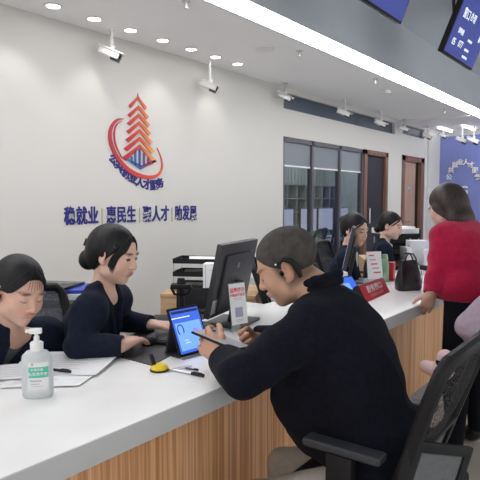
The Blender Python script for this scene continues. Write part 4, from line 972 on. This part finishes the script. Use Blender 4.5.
def suit(P, m, vdepth, seed, inner, shirt=False, inf=.016, fold=.0035, bend=None):
    ops, T = cloth_ops(P, inf); n = P['neck']; fr = P.get('depth', 1)
    vb = n+T[1]*(.115+inf)-T[2]*vdepth
    ops = [o for o in ops if o[0] != 'cut']+[('+', rc(n+T[0]*q*.045-T[1]*.012+T[2]*.002, P['sh'][0 if q > 0 else 1]-T[2]*.012, .036, .052), .05) for q in (1, -1)]+[('*', folds(fold, 55, seed), 0)]+[o for o in ops if o[0] == 'cut']
    ops += [('-', rc(n+T[2]*.05+T[1]*.015, n+T[2]*.01+T[1]*.03, .062, .060), .008), ('-', rc(n+T[1]*.075+T[2]*.02, vb+T[1]*.02, .062, .012), .006)]
    for q in (1, -1):     # lapel and collar roll
        a = n+T[0]*q*.0+T[1]*-.046+T[2]*.040; b = n+T[0]*q*.056+T[1]*-.008+T[2]*.036; c_ = n+T[0]*q*.056+T[1]*.062-T[2]*.02; d_ = n+T[0]*q*.030+T[1]*.108-T[2]*vdepth*.6
        for p0, p1, r0, r1 in ((a, b, .010, .010), (b, c_, .010, .010), (c_, d_, .010, .010), (d_, vb+T[0]*q*.006, .010, .008)): ops.append(('+', rc(p0, p1, r0, r1), .012))
    j = garment(P, 'jacket', m, ops)
    o2, _ = cloth_ops(P, .002, arms=False)
    o2 += [('-', el(n+T[2]*.035+T[1]*.045, (.062, .075, .062), T), .006)]
    garment(P, 'shirt' if shirt else 'top', inner, o2, smooth=1)
    if shirt:
        c2 = []
        for q in (1, -1):
            c2 += [('+', rc(n+T[0]*q*.058+T[2]*.03-T[1]*.01, n+T[0]*q*.03+T[1]*.07-T[2]*.005, .014, .014), .004), ('+', rc(n+T[0]*q*.03+T[1]*.07-T[2]*.005, vb+T[0]*q*.012-T[1]*.01, .013, .009), .004)]
        garment(P, 'collar', inner, c2)
    return T
def cap_hair(P, extra, m='hair', face_cut=True, grow=0, name='hair', vox=None, front=.0):
    c, B, s, Hp = P['head'], P['B'], P['hs'], P['Hp']; E_ = lambda x, y, z, a, b, d: el(Hp(x, y, z), (a*s, b*s, d*s), B)
    ops = [('+', E_(0, -.018, .042, .084+grow, .102+grow, .090+grow), .01)]+[('+', *e) if not callable(e) else e for e in extra(E_, Hp, s)]
    o2 = garment(P, name, M[m], ops, vox or P.get('vox', .004)); return o2
# ---- the man -----------------------------------------------------------
wl = A3(atz(222, 358, .862)); wr = A3(atz(257, 340, .875))
dl = A3(atz(203, 339, .905))-wl; dr_ = A3(atz(238, 344, .890))-wr
P = mk(atd(288, 267, 1.86), A3((1.592, .875, 1.085)), (1.630, .68, .57), 104, .145, .085, [(1.815, 1.05, .85), (1.300, .985, .858)], [wr, wl],
       [(dr_, (-.75, -.45, .35), (.4, .6, .4), .03, (.85, .25, .4)), (dl, (.66, .60, .10), (.35, .6, .4), .03, (.75, .45, .3), 1.12)],
       (113, 26, 4), 1.06, male=True, vox=.0035, w=1.10, nr=.060, tone=(.56, .33, .23), kneed=.38, kneez=.42, facefx=True)
MAN = figure('man in a black jacket with cropped hair, leaning on the counter over his phone', P, (1.66, .68, 0))
ops, T = cloth_ops(P, .022, w2=1.02, sleeve=(.95, .86))
n = P['neck']
ops += [('+', el(n-T[2]*.26-T[1]*.02, (.152, .13, .22), T), .05), ('+', el(P['pel']+T[2]*.05, (.175, .16, .16), T), .05), ('+', el(V3(1.62, .86, .70), (.155, .165, .20), T), .06), ('+', rc(V3(1.52, .86, .98), V3(1.56, .93, .74), .10, .11), .05)]
ops = [o for o in ops if o[0] != 'cut']+[('*', folds(.007, 40, 3), 0)]+[o for o in ops if o[0] == 'cut']
ops += [('-', rc(n+T[2]*.06+T[1]*.03, n+T[2]*.02+T[1]*.03, .066, .060), .01)]
for a_, b_ in (((-1, 0), (0, -1)), ((0, -1), (1, 0)), ((1, 0), (.5, .9)), ((-1, 0), (-.5, .9))):
    ops.append(('+', rc(n+T[0]*a_[0]*.062+T[1]*(a_[1]*.060+.0)+T[2]*.042, n+T[0]*b_[0]*.062+T[1]*(b_[1]*.060)+T[2]*.042, .015, .015), .014))
garment(P, 'jacket', M['fabric'], ops)
garment(P, 'collar', M['tee'], [('+', el(n+T[2]*.02, (.07, .07, .03), T), .01)])
legs(P, M['beige'])
c, B, s, Hp = P['head'], P['B'], P['hs'], P['Hp']; E_ = lambda x, y, z, a, b, d: el(Hp(x, y, z), (a*s, b*s, d*s), B)
garment(P, 'hair', M['buzz'], [('+', E_(0, -.014, .042, .0775, .0985, .0835), .01), ('-', half(Hp(0, .082, .074), -B[1]*.75+B[2]*.66), .003), ('-', half(Hp(0, -.02, -.012), B[2]-B[1]*.55), .004), ('-', E_(0, .115, .03, .075, .035, .052), .006)], .0035)
eh = MB(); q = lambda x, y, z: Hp(x, y, z)
tag_t = thing('ear_hook_headset', 'black ear-hook headset worn behind the ear of the man', 'headset', Vector(Hp(-.078, -.01, 0)))
o_ = Vector(Hp(-.078, -.01, 0)); pts = [Vector(Hp(*w_))-o_ for w_ in ((-.080, .012, .020), (-.086, .004, .032), (-.087, -.012, .036), (-.086, -.034, .020), (-.084, -.042, -.006), (-.080, -.038, -.034))]
eh.tube(pts, [.003, .004, .006, .0095, .0105, .007], 10).obj('ear_hook', M['black'], tag_t)
MB().tube([Vector(Hp(-.080, .010, .0))-o_, Vector(Hp(-.086, .008, -.004))-o_], [.008, .007], 10).obj('ear_bud', M['blackgloss'], tag_t)
MB().cyl(Vector(Hp(-.081, .014, .030))-o_, Vector(Hp(-.0835, .014, .031))-o_, .003).obj('button', M['white'], tag_t)
# phone in his hands
pl = atz(199, 331, .925)+ray(220, 340)*.015; pr = atz(243, 349, .90); ax = (pr-pl).normalized(); nn = (Vector(P['head'])-(pl+pr)/2); nn = (nn-ax*nn.dot(ax)).normalized(); nn = (nn+Vector((-.5, -.25, .0))).normalized()
ph = thing('phone', 'slim grey phone held in both hands of the man', 'phone', (pl+pr)/2); Xp = XF((0, 0, 0), ax, nn.cross(ax)); Xp.translation = (0, 0, 0); ln = (pr-pl).length
MB().box(-ln/2, ln/2, -.038, .038, -.0045, .0045, .004, X=Xp, seg=3).obj('phone_body', M['black'], ph); box('display', M['phone'], -ln/2+.004, ln/2-.004, -.035, .035, .0046, .0052, X=Xp, parent=ph)

# ---- woman with the bun --------------------------------------------------
hm = A3((1.535, 1.632, .85)); wR = A3(atz(121, 346, .845)); wL = A3((1.665, 1.775, .84))
P = mk(atd(114, 255, 2.25), A3(atd(104, 291, 2.27)), (1.385, 2.02, .56), -60, .150, .055, [(1.245, 1.70, .845), (1.64, 1.96, .84)], [wR, wL],
       [(hm-wR+V3(0, 0, .012), (0, 0, -1), (.30, .35, .25), .10, (.8, .5, -.15)), ((.35, -.9, .05), (0, 0, -1), (.3, .4, .3), .08, (.8, .5, -.1))],
       (-70, 14, 2), .97, vox=.0035, w=.92, tone=(.74, .48, .38), eye='open', nr=.043, kneed=.40)
figure('woman in a dark blazer with hair in a low bun, using the mouse', P, (1.27, 2.12, 0))
T = suit(P, M['navy'], .20, 11, M['tee'])
legs(P, M['trouser'])
def hx(E_, Hp, s): return [
    (E_(0, -.045, .010, .080, .078, .085), .03), (E_(0, -.070, -.030, .055, .05, .05), .03),
    (el(Hp(0, -.108, -.048), (.048*s, .042*s, .046*s), P['B']), .006),
    (rc(Hp(.072, .040, .040), Hp(.080, .018, -.010), .010*s, .008*s), .012), (rc(Hp(-.072, .040, .040), Hp(-.080, .018, -.010), .010*s, .008*s), .012)]
c, B, s, Hp = P['head'], P['B'], P['hs'], P['Hp']; E_ = lambda x, y, z, a, b, d: el(Hp(x, y, z), (a*s, b*s, d*s), B)
def hair_main(P, extra, cut, m='hair', side=.0, vox=None, big=0):
    c, B, s, Hp = P['head'], P['B'], P['hs'], P['Hp']; E_ = lambda x, y, z, a, b, d: el(Hp(x, y, z), (a*s, b*s, d*s), B)
    ops = [('+', E_(0, -.019, .042, .081+big, .099+big, .087+big), .01)]+[('+', a, k) for a, k in extra(E_, Hp, s)]
    ops += cut(E_, Hp, s, B)
    return garment(P, 'hair', M[m], ops, vox or P.get('vox', .004))
def cut_std(E_, Hp, s, B): return [('-', half(Hp(0, .052, .040), -B[1]*.74+B[2]*.67), .006), ('-', E_(0, .06, -.10, .10, .085, .055), .012)]
hair_main(P, hx, cut_std)
fr_ = []
for q in (-1, 1):
    for k in range(12):
        u = k/11; fr_.append(([(q*.004, .052+.02*u, .124-.012*u), (q*(.024+.004*u), .076+.018*u, .104-.022*u), (q*(.052-.002*u), .060+.026*u, .060-.018*u), (q*(.072-.004*u), .036+.026*u, .010-.01*u), (q*(.074-.006*u), .022+.024*u, -.040-.030*u*(k % 3)/2)], .0042-.0022*u))
hair_strands(P, 'hair_strand', M['hair'], fr_)
hc = MB(); o3 = Vector(P['inv'])
for q in (-1, 1): hc.tube([Vector(Hp(q*.006, -.116, .020))+o3, Vector(Hp(q*.022, -.128, .030))+o3, Vector(Hp(q*.030, -.126, .012))+o3, Vector(Hp(q*.008, -.120, .010))+o3], [.006, .009, .008, .005], 8)
hc.cyl(Vector(Hp(0, -.11, .015))+o3, Vector(Hp(0, -.128, .015))+o3, .008); hc.obj('hair_bow', M['blackgloss'], P['root'])
w0 = P['wr'][0]; e0 = P['el'][0]; dd = nrm(w0-e0); b = MB(); pc = Vector(w0-dd*.004+P['inv'])
b.tube([pc+Vector(nrm(np.cross(dd, V3(0, 0, 1)))*.025*math.cos(a_)+np.cross(nrm(np.cross(dd, V3(0, 0, 1))), dd)*.025*math.sin(a_)) for a_ in np.linspace(0, 2*PI, 25)[:-1]], .003, 6, closed=True).obj('bracelet', M['black'], P['root'])

# ---- woman at the left edge ----------------------------------------------
nk = A3(atd(11, 331, 2.05))
P = mk(atd(19, 291, 1.97), nk, (.82, 2.16, .55), -84, .16, .04, [(nk[0]-.22, nk[1]+.0, .70), (nk[0]+.22, nk[1]+.02, .70)], [(nk[0]-.08, nk[1]-.06, .60), (nk[0]+.08, nk[1]-.03, .60)],
       [((.3, -.8, -.2), (0, 0, -1), (.3, .4, .3), .05, (.8, .5, -.1)), ((-.3, -.8, -.2), (0, 0, -1), (.3, .4, .3), .05, (.8, .5, -.1))],
       (-89, 20, 5), .98, vox=.0035, w=.92, tone=(.66, .41, .32), eye='down', nr=.043, kneed=.40)
figure('woman in a dark blazer looking down at the left edge', P, (.82, 2.16, 0))
T = suit(P, M['navy'], .20, 23, M['pot'])
legs(P, M['trouser'])
def hx1(E_, Hp, s): return [(E_(0, -.050, .005, .076, .070, .080), .03), (rc(Hp(0, -.085, -.03), Hp(.0, -.105, -.16), .030*s, .016*s), .02)]
def cut1(E_, Hp, s, B): return [('-', half(Hp(0, .048, .042), -B[1]*.72+B[2]*.69), .006), ('-', E_(0, .05, -.09, .10, .085, .055), .012), ('-', E_(.09, -.005, -.01, .022, .03, .035), .006), ('-', E_(-.09, -.005, -.01, .022, .03, .035), .006)]
hair_main(P, hx1, cut1)
fr_ = []
for q in (-1, 1):
    for k in range(7): u = k/6; fr_.append(([(q*.003, .030+.030*u, .130-.010*u), (q*(.026), .058+.026*u, .112-.018*u), (q*(.054), .050+.024*u, .072-.016*u), (q*(.072), .030+.018*u, .034-.014*u), (q*(.079), -.01+.012*u, .010)], .0045))
for k in range(6):
    x0 = -.030+.012*k; fr_.append(([(x0*.3, .070, .113), (x0*.8, .096, .085), (x0, .101, .060), (x0*1.15, .099, .034+.006*(k % 3))], .0007))
hair_strands(P, 'hair_strand', M['hair'], fr_)

# ---- woman in red ---------------------------------------------------------
nk = A3(atd(461, 221, 3.22)); wl = A3(atz(432, 292, .875)); elb = A3(atd(440, 262, 3.14))
P = mk(atd(447, 208, 3.28), nk, A3(atd(470, 291, 3.12)), 62, .135, .085, [nk+V3(.28, -.02, -.28), elb], [nk+V3(.20, .16, -.42), wl],
       [((.0, .5, -.6), (-.5, .3, 0), (.3, .4, .3), .05, (.8, .5, .1)), ((.05, .30, -.85), (.6, .3, .4), (.25, .3, .2), .06, (.7, .6, .2))],
       (70, 22, 0), 1.06, vox=.006, w=1.0, tone=(.62, .38, .30), facefx=False)
pl_ = P['pel']; P['hip'] = [pl_+P['r']*s_*.085-V3(0, 0, .05) for s_ in (1, -1)]; P['knee'] = [V3(h[0]-.02, h[1]+.02, .47) for h in P['hip']]; P['ank'] = [V3(h[0]-.02, h[1]-.0, .085) for h in P['hip']]; P['toe'] = [a+P['f']*.15 for a in P['ank']]
figure('woman in a crimson top and black trousers standing at the counter', P, (pl_[0], pl_[1], 0))
ops, T = cloth_ops(P, .022, w2=1.04); n = P['neck']
ops += [('+', el(P['pel']+T[2]*.03, (.185, .145, .13), T), .05), ('+', el(n-T[2]*.22, (.18, .13, .2), T), .05)]
ops = [o for o in ops if o[0] != 'cut']+[('*', folds(.006, 34, 8), 0)]+[o for o in ops if o[0] == 'cut']
ops += [('-', half(P['pel']-V3(0, 0, .045), V3(0, 0, 1)), .006), ('+', el(n+T[2]*.02, (.075, .075, .03), T), .01)]
garment(P, 'top', M['redwool'], ops, .007)
# hem
legs(P, M['trouser'], sc=1.02)
def hx2(E_, Hp, s): return [(E_(0, -.045, -.005, .090, .080, .085), .03), (E_(0, -.055, -.085, .092, .072, .075), .03), (rc(Hp(.070, .010, .0), Hp(.075, -.005, -.105), .028*s, .022*s), .02), (rc(Hp(-.070, .010, .0), Hp(-.075, -.005, -.105), .028*s, .022*s), .02)]
def cut2(E_, Hp, s, B): return [('-', half(Hp(0, .055, .035), -B[1]*.80+B[2]*.60), .010)]
hair_main(P, hx2, cut2, 'hairbrown', vox=.005, big=.006)
pw = P['wr'][1]+P['inv']; b = MB(); b.lathe([(.0001, -.008), (.006, -.005), (.008, 0), (.006, .005), (.0001, .008)], 12, X=Matrix.Translation(Vector(pw)+Vector((.03, -.03, .02)))).obj('cuff_pearl', M['pearl'], P['root'])

# ---- third and fourth women -------------------------------------------------
def clerk(label, hpx, hd, nkpx, az, face, seed, pel_off, tone, bun=True, half_=.16):
    nk = A3(atd(*nkpx, hd+.06)); f, r = unit(az)
    pel = V3(nk[0]-f[0]*.10, nk[1]-f[1]*.10, .56); eR = nk+r*.20+f*.06-V3(0, 0, .27); eL = nk-r*.20+f*.06-V3(0, 0, .27)
    eR[2] = max(eR[2], .62); eL[2] = max(eL[2], .62)
    P = mk(atd(*hpx, hd), nk, pel, az, half_, .045, [eR, eL], [eR+f*.2-r*.06, eL+f*.2+r*.06], [(f-r*.2, (0, 0, -1), (.3, .4, .3), .05, (.8, .5, -.1)), (f+r*.2, (0, 0, -1), (.3, .4, .3), .05, (.8, .5, -.1))],
           face, 1.0, vox=.005, w=.92, tone=tone, eye='open', nr=.044, kneed=.4)
    figure(label, P, (pel[0], pel[1], 0)); suit(P, M['navy'], .22, seed, M['shirt'], True, fold=.003); legs(P, M['trouser'])
    def hx3(E_, Hp, s): return [(E_(0, -.045, .010, .080, .078, .085), .03), (el(Hp(0, -.112, .045 if bun else -.05), (.040*s, .036*s, .040*s), P['B']), .006)]
    hair_main(P, hx3, cut_std if bun else cut1, vox=.005)
    fr = [([(q*.005, .068, .112), (q*(.026+.006*k), .094, .080), (q*(.056+.004*k), .062, .040), (q*(.074+.001*k), .030, .005)], .0035) for q in (-1, 1) for k in range(5)]
    hair_strands(P, 'hair_strand', M['hair'], fr); return P
clerk('woman in a dark blazer and white collar, seated behind the acrylic notice', (355, 230), 4.15, (347, 251), -66, (-100, 12, 0), 31, 0, (.70, .47, .37))
clerk('woman in a dark blazer seated furthest away, left of the handbag', (391, 226), 4.95, (383, 243), -62, (-88, 12, 0), 37, 0, (.72, .49, .40), False)

# ---- visitor in lavender ----------------------------------------------------
eL = A3(atd(470, 326, 2.52)); wL = A3(atd(484, 352, 2.62))
nk = V3(2.86, .47, 1.14)
P = mk(nk+V3(-.0, .05, .13), nk, (2.86, .42, .56), 94, .18, .05, [nk+V3(.27, .08, -.26), eL], [V3(3.06, .62, .60), wL],
       [((-.2, .9, -.2), (0, 0, -1), (.3, .4, .3), .05, (.8, .5, -.1)), ((.1, .9, -.3), (.3, .1, -1), (.3, .4, .3), .06, (.8, .5, -.1))],
       (95, 15, 0), 1.0, vox=.006, w=.98, tone=(.70, .42, .38), facefx=False, kneed=.40, kneez=.52)
P['knee'][1] = A3(atd(482, 352, 2.55)); P['ank'][1] = A3(atd(445, 364, 2.5)); P['toe'][1] = P['ank'][1]+V3(.08, .10, 0)
figure('person in a lavender knit top seated at the right edge', P, (2.86, .42, 0))
ops, T = cloth_ops(P, .022); ops = [o for o in ops if o[0] != 'cut']+[('*', folds(.005, 34, 5), 0)]+[o for o in ops if o[0] == 'cut']
garment(P, 'top', M['lav'], ops, .007); legs(P, M['trouser'], shoe='pinkshoe')
hair_main(P, hx1, cut1, 'hair', vox=.006)
# ---------------------------------------------------------------- light
wd = bpy.data.worlds.new('room_world'); bpy.context.scene.world = wd; wd.use_nodes = True
bg = wd.node_tree.nodes['Background']; bg.inputs[0].default_value = (1, .985, .965, 1); bg.inputs[1].default_value = WORLD
sc = bpy.context.scene
sc.view_settings.view_transform = 'Standard'; sc.view_settings.look = 'None'; sc.view_settings.gamma = 1; sc.view_settings.exposure = EXPO
sc.view_settings.use_curve_mapping = False
